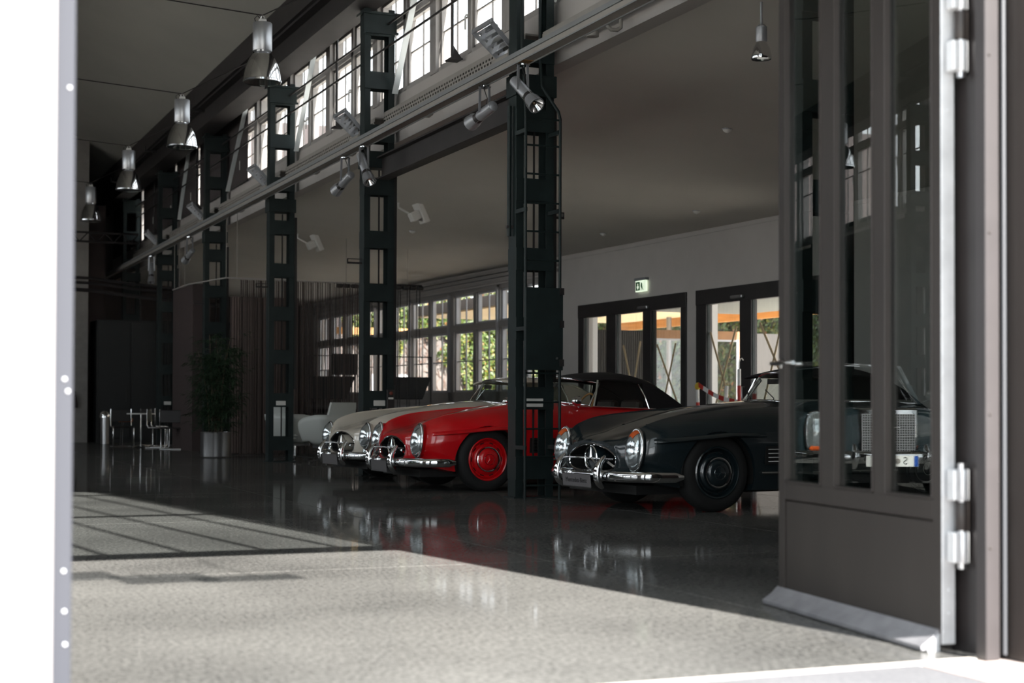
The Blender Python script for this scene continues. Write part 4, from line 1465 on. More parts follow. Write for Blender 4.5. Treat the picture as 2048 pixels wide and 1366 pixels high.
    for s in (-1, 1):
        MB().prism([(2.45, .44), (2.90, .44), (2.98, 1.0), (2.88, 1.02), (2.80, .64), (2.45, .62)], s * .31 - .21, s * .31 + .21, 'y').build('seat', M_leather, root, bevel=.03)
    SW = Matrix.Translation((2.28, -.31, .92)) @ Matrix.Rotation(R(-62), 4, 'Y')
    st = MB(SW)
    st.tube([(.185 * math.cos(2 * math.pi * k / 32), .185 * math.sin(2 * math.pi * k / 32), 0) for k in range(32)], .012, 8, closed=True)
    for a in (0, math.pi):
        st.tube([(0, 0, -.01), (.18 * math.sin(a), .18 * math.cos(a), 0)], .008, 6)
    st.tube([(0, 0, 0), (0, 0, -.25)], .02, 8)
    st.build('steering_wheel', M_offwhite if style == 'coupe' else M_timber, root, smooth=50)
    MB().box(2.06, 2.08, -.1, .08, 1.16, 1.21).build('inner_mirror', M_black, root)
    # --- door mirror
    MM = Matrix.Translation((1.96, -.77, .995)) @ FACE
    MB(MM).lathe([(.001, .06), (.03, .05), (.052, .015), (.055, -.03), (.05, -.035), (.001, -.03)], 20, cap=False).build('wing_mirror', M_chrome, root, smooth=60)
    MB().tube([(1.99, -.75, .92), (1.98, -.765, .96), (1.965, -.77, .98)], .010, 6).build('mirror_stem', M_chrome, root, smooth=50)
    # --- roof
    RS = [(2.13, 1.275, .575, 1.235), (2.32, 1.320, .60, 1.245), (2.60, 1.340, .615, 1.245), (2.88, 1.318, .62, 1.21), (3.12, 1.235, .63, 1.13), (3.30, 1.095, .645, 1.02), (3.46, .935, .665, .905)]
    if style == 'coupe':
        RS = [(2.13, 1.275, .575, 1.235), (2.32, 1.312, .60, 1.245), (2.62, 1.325, .61, 1.24), (2.95, 1.290, .60, 1.20), (3.25, 1.20, .58, 1.12), (3.52, 1.06, .56, 1.00), (3.75, .90, .55, .86)]
    rows, low = [], []
    for i in range(25):
        t = i / 24 * 6
        x, zt, hy, zc = [cr([r_[j] for r_ in RS], t) for j in range(4)]
        prof = []
        for k in range(21):
            a = -1 + 2 * k / 20
            prof.append((x, a * hy, zc + (zt - zc) * (1 - abs(a) ** 2.6)))
        rows.append([(x, -hy + .012, zc - .02)] + prof + [(x, hy - .012, zc - .02)])
        low.append((x, hy, zc))
    rm_ = M_canvas if style != 'coupe' else paint
    rf = MB().grid(rows).build('soft_top' if style != 'coupe' else 'hard_roof', rm_, root, smooth=60)
    md = rf.modifiers.new('thick', 'SOLIDIFY')
    md.thickness = .018
    md.offset = -1
    xb_ = 2.86
    for s in (-1, 1):
        # quarter panel from the cant rail to the belt
        a = [p for p in low if p[0] >= xb_]
        q1 = [[(x, s * hy, zc), (x, s * (hy * .45 + .40), zc * .5 + .45), (min(x + .02, 3.47), s * .735, .895)] for x, hy, zc in a]
        MB().grid(q1).build('quarter_panel', rm_, rf, smooth=60)
        a = [p for p in low if 2.26 <= p[0] <= xb_ + .03]
        g1 = [[(x, s * (hy - .005), zc - .005), (x + .0, s * (hy * .5 + .36), zc * .5 + .47), (x, s * .73, .925)] for x, hy, zc in a]
        MB().grid(g1).build('side_glass', M_carglass, rf, smooth=60)
        MB().tube([(xb_ - .02, s * .60, 1.2), (xb_ + .02, s * .69, 1.05), (xb_ + .05, s * .735, .91)], .008, 6).build('glass_trim', M_chrome, rf, smooth=50)
        MB().tube([(2.2, s * .725, .935), (2.6, s * .735, .92), (3.0, s * .735, .905)], .008, 6).build('belt_trim', M_chrome, root, smooth=50)
        MB().tube([(2.20, s * .715, .93), (2.26, s * .66, 1.08), (2.31, s * .60, 1.235)], .012, 6).build('glass_pillar', M_chrome if style != 'coupe' else paint, rf, smooth=50)
    # rear window in the roof slope
    b = MB()
    rr = []
    for i in range(15, 21):
        t = i / 24 * 6
        x, zt, hy, zc = [cr([r_[j] for r_ in RS], t) for j in range(4)]
        rr.append([(x, a * hy, zc + (zt - zc) * (1 - abs(a) ** 2.6) + .012) for a in [-.7 + .14 * k for k in range(11)]])
    b.grid(rr)
    b.build('rear_window', M_carglass, rf, smooth=60)
    return root


def letters(cu, name, m_, parent):
    t = bpy.data.objects.new(name + '_curve', cu)
    COL.objects.link(t)
    dg = bpy.context.evaluated_depsgraph_get()
    dg.update()
    me = bpy.data.meshes.new_from_object(t.evaluated_get(dg))
    bpy.data.objects.remove(t)
    me.materials.clear()
    me.materials.append(m_)
    o = bpy.data.objects.new(name, me)
    COL.objects.link(o)
    o.parent = parent
    return o


def nose(wx, wy, rz):
    """origin so that the left front wheel (local .85,-.815) stands at wx,wy"""
    c, s = math.cos(rz), math.sin(rz)
    return (wx - (.85 * c + .815 * s), wy - (.85 * s - .815 * c), 0)


z_ = R(4.5)
roadster('dark grey roadster with black soft top nearest the camera, beside the open door leaf', nose(7.0, 12.03, z_), z_, M_grey, 'grey', 'Mercedes-Benz')
z_ = R(1.5)
roadster('bright red roadster with black soft top behind the near lattice column', nose(6.30, 15.78, z_), z_, M_red, 'red', steer=3)
z_ = R(4.5)
roadster('ivory coupe with round headlamps, parked beyond the red roadster', nose(6.40, 18.02, z_), z_, M_white, 'coupe')


def sedan(label, loc, rz):
    root = empty('sedan_car', label, 'car', loc, rz)
    P = M_grey
    SS = [(0.05, .86, .34, .86, .50, .84, .62, .62, .60, .40), (0.12, .90, .36, .90, .74, .87, .84, .62, .80, .34), (0.25, .93, .40, .93, .80, .885, .885, .62, .86, .26), (0.8, .97, .46, .965, .82, .90, .905, .64, .87, .20),
          (1.5, 1.0, .50, .995, .82, .92, .91, .64, .87, .20), (2.4, 1.0, .55, .99, .82, .93, .91, .64, .87, .20), (3.6, .98, .55, .97, .80, .92, .90, .64, .86, .22), (4.5, .90, .50, .89, .74, .85, .86, .62, .80, .30), (4.8, .80, .42, .79, .60, .76, .74, .58, .66, .42)]
    cut = [cyl(.85, -1.2, -.55, .33, .385), cyl(.85, .55, 1.2, .33, .385), cyl(3.6, -1.2, -.55, .33, .37), cyl(3.6, .55, 1.2, .33, .37)]
    loft_body(SS, 'body', P, root, cut)
    for x in (.85, 3.6):
        for s in (-1, 1):
            MB().box(x - .39, x + .39, s * .54 - .01, s * .54 + .01, .18, .72).build('wheel_well', M_dark, root)
            wheel(root, x, s * .84, P, s)
    # radiator shell
    MB().box(-.035, .2, -.30, .30, .44, .93).build('grille_shell', M_chrome, root, bevel=.02)
    MB().box(-.04, -.02, -.265, .265, .46, .87).build('grille_back', M_dark, root)
    q = MB()
    for k in range(22):
        q.box(-.048, -.038, -.262 + .025 * k - .0035, -.262 + .025 * k + .0035, .46, .87)
    for k in range(17):
        q.box(-.05, -.036, -.265, .265, .465 + .025 * k, .472 + .025 * k)
    tag(q.build('grille_mesh', M_steel, root), kind='stuff')
    MB().box(-.055, -.03, -.012, .012, .44, .92).build('grille_spine', M_chrome, root)
    star_logo(Matrix.Translation((.05, 0, 1.0)) @ FACE, .04, root)
    # tall lamp units
    for s in (-1, 1):
        y = s * .70
        rows = []
        for i in range(8):
            ph = i / 7 * math.pi / 2
            rr = math.cos(ph)
            rows.append([(.07 - .07 * math.sin(ph), yy * rr + y, .685 + (zz - .685) * rr) for yy, zz in superell(.105, .885, .485, 30, 2.8)])
        hl = MB().grid(rows, closed_u=True).build('headlamp', M_lens, root, smooth=60)
        rows = [[(p[0] - .004, y + (p[1] - y) * 1.02, p[2]) for p in r if p[2] < .545] for r in rows]
        rows = [sorted(r, key=lambda p: p[1]) for r in rows]
        n = min(len(r) for r in rows[:5])
        MB().box(-.002, .06, y - .08, y + .08, .50, .545).build('indicator', M_amber, hl, bevel=.015)
        MB().tube([(.065, y + yy, zz) for yy, zz in superell(.112, .893, .477, 36, 2.8)], .014, 6, closed=True).build('headlamp_rim', M_chrome, hl, smooth=60)
        MB().box(.02, .09, y - s * .36 - .14, y - s * .36 + .14, .80, .812).build('bonnet_trim', M_chrome, root) if False else None
        # bumper half
        p = [(-.10, 0, .44), (-.10, s * .3, .44), (-.08, s * .6, .44), (-.02, s * .82, .44), (.12, s * .92, .44), (.42, s * .94, .44)]
        MB().tube([cr([Vector(v) for v in p], k / 20 * 5) for k in range(21)], .062, 12, flat=.5, up=(0, 0, 1)).build('bumper', M_chrome, root, smooth=50)
        MB().tube([(-.09, s * .36, .33), (-.15, s * .36, .40), (-.15, s * .36, .48), (-.09, s * .36, .56)], [.02, .04, .04, .02], 10).build('overrider', M_chrome, root, smooth=60)
        MB().tube([(.3, s * .918, .62), (4.2, s * .915, .62)], .012, 6).build('side_strip', M_chrome, root, smooth=50)
        MB().tube([(1.55, s * .78, .98), (1.52, s * .86, 1.02), (1.50, s * .87, 1.05)], .012, 6).build('mirror_stem', M_chrome, root, smooth=50)
        MB(Matrix.Translation((1.50, s * .89, 1.07)) @ FACE).lathe([(.001, .05), (.04, .03), (.062, 0), (.06, -.03), (.001, -.03)], 18, cap=False).build('wing_mirror', M_chrome, root, smooth=60)
    PT = Matrix.Translation((-.175, 0, .405))
    pl = MB(PT).box(-.004, .004, -.26, .26, -.055, .055).build('number_plate', M_platew, root, bevel=.003)
    MB(PT).box(-.0065, -.003, .215, .256, -.052, .052).build('country_band', M_blue, pl)
    MB(PT @ Matrix.Translation((-.006, .055, 0)) @ FACE).lathe([(.026, .0), (.026, .001)], 20).build('seal', M_tray, pl)
    for ch, yy in (('S', .13), ('P', -.03)):
        cu = bpy.data.curves.new('plate_letter', 'FONT')
        cu.body = ch
        cu.size = .105
        cu.align_x, cu.align_y = 'CENTER', 'CENTER'
        cu.extrude = .0008
        to = letters(cu, 'plate_letter', M_ink, pl)
        to.matrix_local = PT @ Matrix.Translation((-.0055, yy, 0)) @ FACE
    # glasshouse
    def wsp(t, h):
        a = abs(t)
        return Vector((1.40 + .16 * a ** 2 + h * (.40 - .03 * a), t * (.74 - .16 * h), 1.0 - .03 * a ** 2 + h * (.40 - .02 * a)))
    ws = MB().grid([[wsp(-1 + k / 10, h) for k in range(21)] for h in (0, .5, 1)]).build('windscreen', M_carglass, root, smooth=80)
    edge = [wsp(-1 + k / 10, 0) for k in range(21)] + [wsp(1, .5)] + [wsp(1 - k / 10, 1) for k in range(21)] + [wsp(-1, .5)]
    MB().tube(edge, .014, 8, closed=True).build('windscreen_frame', M_chrome, ws, smooth=60)
    RS = [(1.80, 1.395, .58, 1.36), (2.1, 1.44, .61, 1.385), (2.8, 1.455, .63, 1.39), (3.3, 1.42, .62, 1.36), (3.7, 1.24, .64, 1.20), (4.0, 1.0, .66, .98)]
    rows = []
    for i in range(21):
        t = i / 20 * 5
        x, zt, hy, zc = [cr([r_[j] for r_ in RS], t) for j in range(4)]
        rows.append([(x, a * hy, zc + (zt - zc) * (1 - abs(a) ** 3)) for a in [-1 + k / 8 for k in range(17)]])
    rf = MB().grid(rows).build('roof', P, root, smooth=60)
    for s in (-1, 1):
        for x in (1.75, 2.55, 3.35):
            MB().bar((x + (-.15 if x < 2 else 0), s * .77, .96), (x + .1, s * .61, 1.39), .06, .03).build('pillar', P, rf)
        g = [[(x, s * .765, .97), (x + .05, s * .625, 1.375)] for x in (1.7, 2.5, 3.4)]
        MB().grid(g).build('side_glass', M_carglass, rf, smooth=60)
    MB().box(1.6, 1.75, -.7, .7, .9, 1.02).build('dashboard', M_dark, root)
    MB().prism([(2.1, .9), (2.6, .9), (2.75, 1.25), (2.6, 1.28)], -.6, .6, 'y').build('seat', M_dark, root)
    MB().box(.2, 4.6, -.6, .6, .17, .3).build('underbody', M_dark, root)
    MB(Matrix.Translation((1.0, 0, 1.2)))
    return root


sedan('dark old sedan with tall chrome grille, seen mirrored in the door glass', (.65, 14.07, 0), R(95.7))

# ================================================================== OPEN DOOR LEAF
LM = Matrix.Translation((3.85, 4.93, 0)) @ Matrix.Rotation(R(90 - 7.8), 4, 'Z')
dl = empty('door_leaf', 'brown steel door leaf with three tall panes, standing open at the right', 'door leaf', kind='thing')
HD = 3.17
def dbox(u0, u1, y0, y1, z0, z1, name, m_=None, bevel=.002, par=None):
    return MB(LM).box(u0, u1, y0, y1, z0, z1).build(name, m_ or M_door, par or dl, bevel=bevel)
dbox(1.395, 1.46, -.055, 0, .03, HD, 'stile')
dbox(-.03, .035, -.055, 0, .03, HD, 'stile')
dbox(.42, .52, -.05, -.002, .58, HD, 'mullion')
dbox(.88, 1.01, -.05, -.002, .58, HD, 'mullion')
dbox(.035, 1.395, -.055, -.001, .505, .585, 'rail')
dbox(.035, 1.395, -.055, -.001, HD - .08, HD, 'rail')
dbox(.038, 1.389, -.05, -.007, .03, .499, 'lower_panel')
for a, c in ((.035, .42), (.52, .88), (1.01, 1.395)):
    dbox(a + .002, c - .002, -.030, -.024, .585, HD - .08, 'pane', M_glassd, 0)
    for u in (a, c - .009):
        dbox(u, u + .009, -.026, .004, .585, HD - .08, 'glazing_bead')
    dbox(a, c, -.026, .004, .585, .595, 'glazing_bead')
dbox(-.036, -.030, -.056, .001, .03, HD, 'hinge_edge', M_stile)
k0 = None
for z in (.08, .15, .24, .37, .52, .60, .82, 1.01, 1.08, 1.3, 1.6, 2.1, 2.4):
    M_ = LM @ Matrix.Translation((-.036, random.choice((-.004, -.006, -.03)), z)) @ Matrix.Rotation(R(-90), 4, 'Y')
    if k0 is None:
        k0 = MB().lathe([(.006, 0), (.005, .003), (.002, .005)], 10).build('rivet', M_stile, dl, smooth=60)
        k0.matrix_local = M_
    else:
        share(k0, dl, M_)
q = MB(LM).prism([(.0, .012), (.075, .006), (.078, .022), (.03, .055), (.0, .085)], -.01, 1.475, 'x')
q.build('kick_strip', mat('kick_metal', (.30, .30, .32), .45, .4, var=.15, scale=10), dl)
q = MB(LM).prism([(.0, .0), (.05, .0), (.05, .02), (.02, .05), (0, .07)], -.016, -.01, 'x')
q.build('strip_end', M_stile, dl)
hd = MB(LM).box(1.462, 1.474, -.045, -.005, .99, 1.25).build('lock_plate', M_steel, dl, bevel=.004)
hd = MB(LM).tube([(1.42, 0, 1.15), (1.42, .05, 1.15), (1.41, .06, 1.15), (1.25, .06, 1.152), (1.20, .06, 1.15), (1.18, .055, 1.15)], .0105, 10).build('lever_handle', M_chrome, dl, smooth=50)
MB(LM).lathe([(.024, -.002), (.024, .008), (.016, .012)], 18, Matrix.Translation((1.42, .0, 1.15)) @ Matrix.Rotation(R(-90), 4, 'X')).build('rosette', M_chrome, hd, smooth=50)
MB(LM).tube([(1.42, -.055, 1.15), (1.42, -.10, 1.15), (1.44, -.11, 1.15), (1.56, -.11, 1.15)], .0105, 10).build('lever_handle', M_chrome, dl, smooth=50)
for i, z in enumerate((.50, 2.395)):
    hg = empty('door_hinge', None, None, (3.900, 4.845, z))
    hg.parent = dl
    for k, (a, c) in enumerate(((-.155, -.03), (-.03, .085), (.085, .21))):
        MB().lathe([(.024, a + .003), (.026, a + .006), (.026, c - .006), (.024, c - .003)], 22).build('knuckle', M_stile if k != 1 else M_door, hg, smooth=40)
        if k != 1:
            MB().box(-.05, .0, -.018, .03, a + .004, c - .004).build('hinge_wing', M_stile, hg, bevel=.004)
    MB().lathe([(.016, -.175), (.016, .23)], 12).build('pin', M_steel, hg, smooth=40)
# dim folded leaf stored behind the frame
tag(MB().box(3.96, 4.02, 4.97, 6.4, 0.02, 3.1).build('folded_leaf', M_black), 'dark folded door panel just behind the right door post', 'door panel') if False else None

# ================================================================== AISLE FURNITURE
# string curtains
def rail(pts, label, drops):
    e = empty('curtain_rail', label, 'rail')
    MB().tube(pts, .015, 6).build('rail_tube', M_frame, e, smooth=50)
    for p in drops:
        MB().tube([p, (p[0], p[1], aisle_z(p[0]))], .006, 5).build('suspension_cable', M_tray, e)
    return e


rail([(6.02, 31.2, 3.36), (6.15, 28.5, 3.29), (7.6, 28.5, 3.27), (8.75, 28.5, 3.26)], 'pale curtain rail hung on cables above the brown string curtain', [(6.15, 28.5, 3.29), (6.35, 28.5, 3.29), (7.45, 28.5, 3.27)])
rail([(6.04, 33.3, 3.38), (6.03, 32.2, 3.375), (6.02, 31.2, 3.37)], 'pale rail above the dark brown panel in the bar area', [(6.04, 33.1, 3.38), (6.03, 32.5, 3.375), (6.03, 31.9, 3.37)])
rows = []
tag(MB().box(6.05, 6.40, 31.15, 33.3, 0.0, 3.36).build('partition_panel', M_brownpanel), 'dark brown partition panel left of the fourth column', 'partition')
b = MB()
x = 6.42
i = 0
while x < 8.75:
    w_ = random.uniform(.008, .02)
    yy = 28.5 + .035 * math.sin(i * 1.3)
    b.box(x, x + w_, yy - .006, yy + .006, .02, 3.26)
    x += w_ + (random.uniform(.004, .016) if x < 7.7 else random.uniform(.010, .045))
    i += 1
tag(b.build('string_curtain', M_string), 'brown string curtain hanging behind the white lounge chairs', 'curtain', kind='stuff')
# slatted warm wall behind the first curtain
sl = empty('slat_wall', 'brown vertical slat wall behind the potted bamboo', 'slat wall')
MB().box(6.42, 7.75, 29.32, 29.36, 0, 3.0).build('backing', M_brownpanel, sl)
sp = None
for k in range(26):
    x = 6.44 + .05 * k
    if sp is None:
        sp = MB().box(0, .032, 0, .03, .02, 3.0).build('slat', M_slat, sl)
        sp.location = (x, 29.28, 0)
    else:
        share(sp, sl, Matrix.Translation((x, 29.28, 0)))
# second, black topped curtain
e = empty('curtain_track', 'black wavy curtain track above the dark strings at the second column', 'rail')
MB().box(8.67, 10.5, 29.97, 30.03, 3.37, 3.40).build('track', M_black, e)
for k in range(12):
    x = 8.70 + .155 * k
    MB().box(x, x + .13, 29.94, 30.06, 3.29, 3.375).build('pleat_clip', M_black, e, bevel=.02)
for x in (8.9, 10.2):
    MB().tube([(x, 30, 3.4), (x, 30, aisle_z(x))], .006, 5).build('suspension_cable', M_tray, e)
b = MB()
x = 8.68
while x < 10.5:
    b.box(x, x + .012, 29.99, 30.01, .03, 3.3)
    x += random.choice((.05, .07, .10, .15, .16))
tag(b.build('string_curtain', M_black), 'sparse dark strings hanging in front of the windows at the second column', 'curtain', kind='stuff')
b = MB()
for k in range(16):
    x = 8.7 + random.uniform(0, .8)
    b.box(x, x + .012, 30.3, 30.31, .03, 3.3)
tag(b.build('string_curtain', M_string), 'loose brown strings behind the dark string curtain', 'curtain', kind='stuff')

# dark wing shaped display panels on thin frames
for i, (x0, y, flip, nm) in enumerate(((8.55, 31.5, 0, 'left of the second column'), (10.25, 31.5, 0, 'right of the second column'))):
    e = empty('display_panel', 'dark tapered display panel on a thin black frame ' + nm, 'display panel', (x0, y, 0))
    MB().prism([(0, 1.54), (1.0, 1.54), (.80, 1.06), (0, 1.06)], -.04, .04, 'y').build('panel', M_darkwall, e, bevel=.01)
    q = MB()
    for p in ((0, 0), (1.0, 0)):
        q.box(p[0] - .012, p[0] + .012, -.012, .012, 0, 1.98)
    q.box(0, 1.0, -.012, .012, 1.96, 1.98).box(0, 1.0, -.012, .012, .02, .045)
    q.build('thin_frame', M_black, e)
    MB().box(.02, .9, -.35, .35, .72, .76).build('shelf', M_darkwall, e)
tag(MB().box(9.75, 10.35, 33.9, 34.0, 1.62, 2.1).build('wall_screen', M_darkwall), 'small dark square screen left of the second column before the windows', 'screen')

# low cabinets under the windows
cbn = None
for k in range(7):
    s0 = 4.6 + 2.2 * k
    e = empty('low_radiator', 'long pale convector under the aisle windows, ' + ['nearest', 'second', 'third', 'fourth', 'fifth', 'sixth', 'farthest'][k] + ' from the white wall', 'radiator')
    MB(WM).box(s0, s0 + 2.1, .06, .28, .12, .88).build('casing', M_frame, e, bevel=.01)
    MB(WM).box(s0 + .02, s0 + 2.08, .04, .30, .88, .91).build('top_plate', M_muntin, e)
    q = MB(WM)
    for j in range(26):
        q.box(s0 + .05 + .078 * j, s0 + .1 + .078 * j, .278, .284, .70, .82)
    q.build('grille_slots', M_dark, e)

# white lounge chairs
def lounge_chair(label, loc, rz):
    e = empty('lounge_chair', label, 'chair', loc, rz, group='white lounge chairs')
    # wrapped shell: opens towards local -y ; rows from the rim down
    rows = []
    for z, sc, w_ in ((.78, 1.0, 0), (.70, .985, 0), (.52, .86, 0), (.36, .64, 0), (.27, .44, 0)):
        r = []
        for k in range(25):
            a = math.pi * (-.28 + 1.56 * k / 24)
            ex = .43 * sc * math.copysign(abs(math.cos(a)) ** .42, math.cos(a))
            ey = .40 * sc * math.copysign(abs(math.sin(a)) ** .42, math.sin(a))
            drop = .20 * max(0, -math.sin(a) + .15) if z > .5 else 0
            r.append((ex, ey, z - drop))
        rows.append(r)
    o = MB().grid(rows).build('shell', M_chair, e, smooth=60)
    md = o.modifiers.new('t', 'SOLIDIFY')
    md.thickness = .05
    md.offset = -1
    MB().box(-.27, .27, -.26, .28, .33, .43).build('seat_cushion', M_chair, e, bevel=.05, smooth=60)
    q = MB()
    rows = []
    for k in range(7):
        t = k / 6
        z = .42 + .56 * t
        y = .22 + .14 * t
        w_ = .30 - .06 * t
        rows.append([(-w_, y + .03, z), (-w_ * .6, y + .055, z), (0, y + .06, z), (w_ * .6, y + .055, z), (w_, y + .03, z), (w_, y - .02, z), (0, y - .05, z), (-w_, y - .02, z)])
    q.grid(rows, closed_u=True)
    q.f.append(list(range(8))[::-1])
    q.f.append([48 + k for k in range(8)])
    q.build('back_cushion', M_chair, e, smooth=60)
    MB().prism([(-.2, -.18), (.2, -.18), (.2, .2), (-.2, .2)], .25, .29).build('under_pan', M_black, e)
    MB().tube([(0, 0, .07), (0, 0, .28)], .028, 12).build('stem', M_chrome, e, smooth=50)
    for k in range(4):
        a = math.pi / 4 + k * math.pi / 2
        MB().bar((0, 0, .075), (.34 * math.cos(a), .34 * math.sin(a), .03), .035, .022).build('foot', M_black, e, bevel=.005)
        MB().lathe([(.014, 0), (.018, .02)], 10, Matrix.Translation((.33 * math.cos(a), .33 * math.sin(a), 0))).build('glide', M_chrome, e)
    return e


lounge_chair('white leather swivel lounge chair next to the ivory coupe, side panel to the camera', (6.90, 24.15, 0), R(200))
lounge_chair('white leather swivel lounge chair half hidden by the third column', (6.74, 25.75, 0), R(118))

# potted bamboo
pt = empty('potted_bamboo', 'tall dark bamboo in a brushed steel pot before the fourth column', 'plant', (5.77, 27.5, 0))
MB().lathe([(.25, .0), (.265, .01), (.27, .03), (.27, .44), (.274, .45), (.26, .455), (.255, .42), (.25, .38)], 44, cap=False).build('steel_pot', M_steel, pt, smooth=40)
MB().lathe([(.001, .40), (.255, .40)], 30, cap=False).build('soil', M_soil, pt)
random.seed(3)
lv = MB()
for k in range(13):
    a = random.uniform(0, 6.28)
    r0 = random.uniform(.02, .16)
    base = Vector((r0 * math.cos(a), r0 * math.sin(a), .4))
    hgt = random.uniform(1.2, 1.85)
    lean = Vector((random.uniform(-.2, .2), random.uniform(-.2, .2), 0))
    pts = [base + lean * (t * t) + Vector((0, 0, hgt * t)) for t in [j / 7 for j in range(8)]]
    MB().tube(pts, [.012 - .001 * j for j in range(8)], 6).build('cane', M_cane, pt, smooth=60)
    for j in range(34):
        t = random.uniform(.12, 1.0)
        p = base + lean * (t * t) + Vector((0, 0, hgt * t))
        az_ = random.uniform(0, 6.28)
        L = random.uniform(.12, .50) * (1.15 - .5 * abs(t - .5))
        tip = p + Vector((math.cos(az_) * L, math.sin(az_) * L, random.uniform(-.12, .14)))
        for q in range(9):
            u = random.uniform(.3, 1.05)
            c = p.lerp(tip, u)
            d = Vector((math.cos(az_ + random.uniform(-1.2, 1.2)), math.sin(az_ + random.uniform(-1.2, 1.2)), random.uniform(-.9, .25))).normalized()
            l = random.uniform(.09, .19)
            sd_ = d.cross(Vector((0, 0, 1))).normalized() * .009
            lv.add([c, c + d * l * .4 + sd_, c + d * l + Vector((0, 0, -.02)), c + d * l * .4 - sd_], [(0, 1, 2, 3)])
        lv.add([p, p + Vector((0, 0, .004)), tip], [(0, 1, 2)])
tag(lv.build('leaves', M_leaf, pt, recalc=False), kind='stuff')

# dark bar wall with its small things
bw = empty('bar_cabinet', 'tall dark built-in bar cabinet at the far left end', 'cabinet', kind='thing')
MB().box(5.2, 8.6, 38.75, 39.9, 0, 3.0).build('carcass', M_darkwall, bw)
for k in range(4):
    MB().box(5.24 + .8 * k, 6.0 + .8 * k, 38.72, 38.75, .1, 2.95).build('door', M_darkwall, bw, bevel=.004)
    MB().box(5.90 + .8 * k, 5.915 + .8 * k, 38.69, 38.72, 1.0, 1.4).build('handle', M_girder, bw)
bo = empty('ashtray_bollard', 'slim steel dome topped bollard bin in front of the bar cabinet', 'bin', (5.25, 37.6, 0))
MB().lathe([(.10, 0), (.10, .62)], 24).build('tube_body', M_steel, bo, smooth=40)
MB().lathe([(.125, .62), (.125, .66), (.11, .72), (.07, .77), (.01, .79)], 24).build('dome', M_chrome, bo, smooth=40)
bt = empty('bar_table', 'small high round table with chrome pedestal in the bar area', 'table', (5.55, 34.3, 0))
MB().lathe([(.30, .72), (.30, .745)], 28).build('table_top', M_offwhite, bt)
MB().tube([(0, 0, .02), (0, 0, .72)], .022, 10).build('pedestal', M_chrome, bt, smooth=50)
for k in range(4):
    a = k * math.pi / 2 + .5
    MB().tube([(0, 0, .06), (.22 * math.cos(a), .22 * math.sin(a), .012)], .013, 6).build('foot', M_chrome, bt, smooth=50)
random.seed(11)
for i, (x, y, a, nm) in enumerate(((5.20, 34.6, 0, 'left of the bar table'), (5.80, 33.6, 1.2, 'right of the bar table'), (6.0, 35.3, 2.2, 'behind the bar table'), (5.9, 32.6, 2.9, 'nearest the brown partition'))):
    e = empty('bar_chair', 'black cantilever chair with chrome tube frame ' + nm, 'chair', (x, y, 0), a, group='black bar chairs')
    MB().box(-.21, .21, -.2, .2, .43, .46).build('seat', M_black, e, bevel=.012)
    MB().box(-.21, .21, .18, .2, .56, .82).build('backrest', M_black, e, bevel=.008)
    for s in (-1, 1):
        MB().tube([(s * .22, .19, .84), (s * .22, .19, .5), (s * .22, .16, .44), (s * .22, -.18, .44), (s * .22, -.2, .40), (s * .22, -.2, .03), (s * .22, -.17, .012), (s * .22, .22, .012)], .011, 8).build('tube_frame', M_chrome, e, smooth=60)
    MB().tube([(-.22, .22, .012), (.22, .22, .012)], .011, 8).build('floor_bar', M_chrome, e, smooth=60)
e = empty('orange_stool', 'small orange and dark object on the bar floor left of the table', 'stool', (5.33, 35.0, 0))
MB().lathe([(.15, .55), (.16, .57), (.16, .62), (.13, .64)], 20).build('seat', M_orange, e, smooth=40)
for k in range(3):
    a = k * 2.1
    MB().tube([(.13 * math.cos(a), .13 * math.sin(a), .56), (.18 * math.cos(a), .18 * math.sin(a), 0)], .012, 6).build('leg', M_black, e)
ef = empty('fire_extinguisher', 'small dark cone shaped item fixed on the pale brick wall', 'extinguisher', (4.72, 38.93, .85))
MB().lathe([(.06, 0), (.06, .1), (.04, .25), (.018, .33), (.018, .4)], 14).build('body', M_brownpanel, ef, smooth=40)

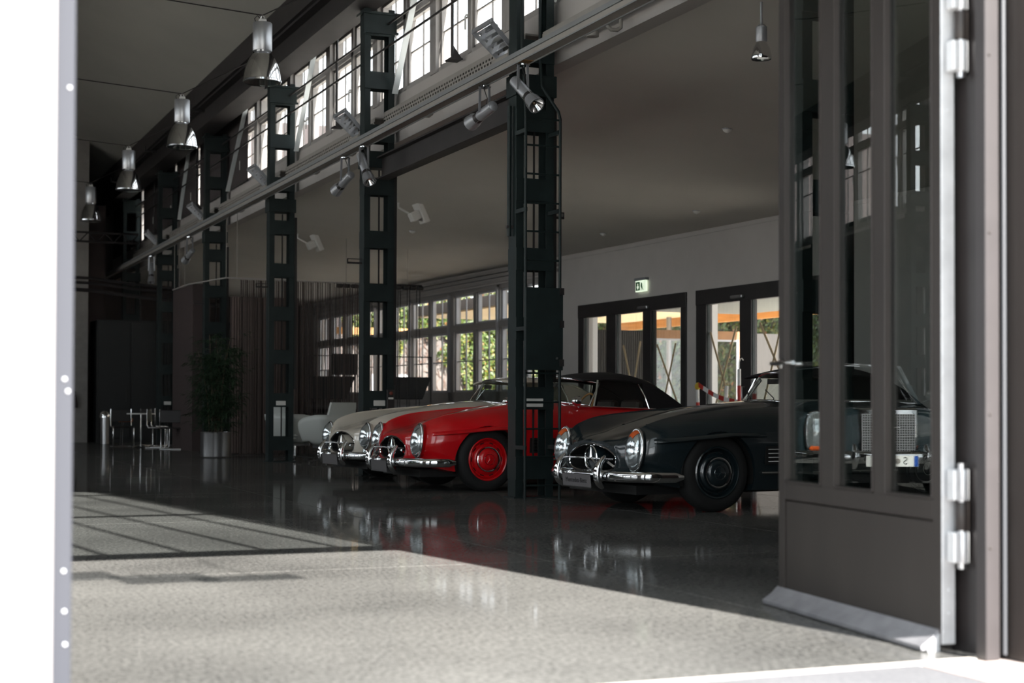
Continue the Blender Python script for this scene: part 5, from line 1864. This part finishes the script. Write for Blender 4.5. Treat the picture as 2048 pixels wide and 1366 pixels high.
# barrier poles and tape near the glazed doors
def pole(x, y, h, label, hook=True, tilt=0):
    e = empty('barrier_pole', label, 'barrier pole', (x, y, 0))
    n = 6
    for k in range(n):
        a, c = h * k / n, h * (k + 1) / n
        MB().tube([(tilt * a, 0, a), (tilt * c, 0, c)], .028, 12).build('stripe', M_barrier_white if k % 2 else M_barrier_red, e, smooth=40)
    MB().lathe([(.16, 0), (.16, .02), (.05, .05)], 20).build('base', M_black, e)
    if hook:
        MB().tube([(tilt * h, 0, h), (tilt * h, 0, h + .10), (tilt * h + .02, 0, h + .15), (tilt * h + .05, 0, h + .16), (tilt * h + .07, 0, h + .13)], .010, 8).build('hook', M_offwhite, e, smooth=60)
    return e


pole(12.1, 20.15, 1.5, 'red and white barrier pole with white hook before the right door set')
pole(12.1, 20.62, 1.25, 'shorter leaning red and white barrier pole beside the hooked one', False, .05)
pole(12.15, 21.45, 1.20, 'red and white barrier pole with yellow knot between the two door sets', False, -.02)
pole(12.0, 19.55, 1.35, 'red and white barrier pole behind the grey car windscreen', False)
e = empty('barrier_tape', 'sagging red and white barrier tape tied between the poles', 'tape')
A, B_ = Vector((12.12, 21.42, 1.28)), Vector((12.1, 20.12, 1.00))
for k in range(8):
    p, q = A.lerp(B_, k / 8), A.lerp(B_, (k + 1) / 8)
    sg = lambda u: -.06 * math.sin(math.pi * u)
    p = p + Vector((0, 0, sg(k / 8)))
    q = q + Vector((0, 0, sg((k + 1) / 8)))
    MB().bar(p, q, .004, .07).build('tape_piece', M_barrier_white if k % 2 else M_barrier_red, e)
tag(MB().lathe([(.01, -.06), (.045, -.03), (.05, .02), (.02, .06)], 12, Matrix.Translation((12.13, 21.45, 1.25))).build('knot', M_yellow, e, smooth=50))
tag(MB().box(13.02, 13.08, 0, 0.05, 0, .05).build('x', M_yellow, e)) if False else None

# unseen boards, added above the doorway to throw the stepped floor shadow
e = empty('shadow_boards', 'unseen stepped boards added above the doorway to throw the stepped floor shadow', 'sign', (0, 0, 0))
for (x0, x1, y0, z0) in ((1.35, 1.98, 3.45, 3.30), (1.92, 2.42, 3.45, 3.12), (2.30, 2.86, 3.45, 3.08)):
    MB().box(x0, x1, y0, y0 + .03, z0, z0 + (.26 if x0 != 2.30 else .16)).build('board', M_shadow_sheet, e)
MB().box(1.5, 1.53, 3.46, 4.62, 3.5, 3.51).box(2.6, 2.61, 3.46, 4.62, 3.5, 3.51).build('bracket', M_black, e)
for x in (1.6, 2.1, 2.65):
    MB().box(x - .006, x + .006, 3.46, 3.472, 3.2, 3.5).build('hanger', M_black, e)
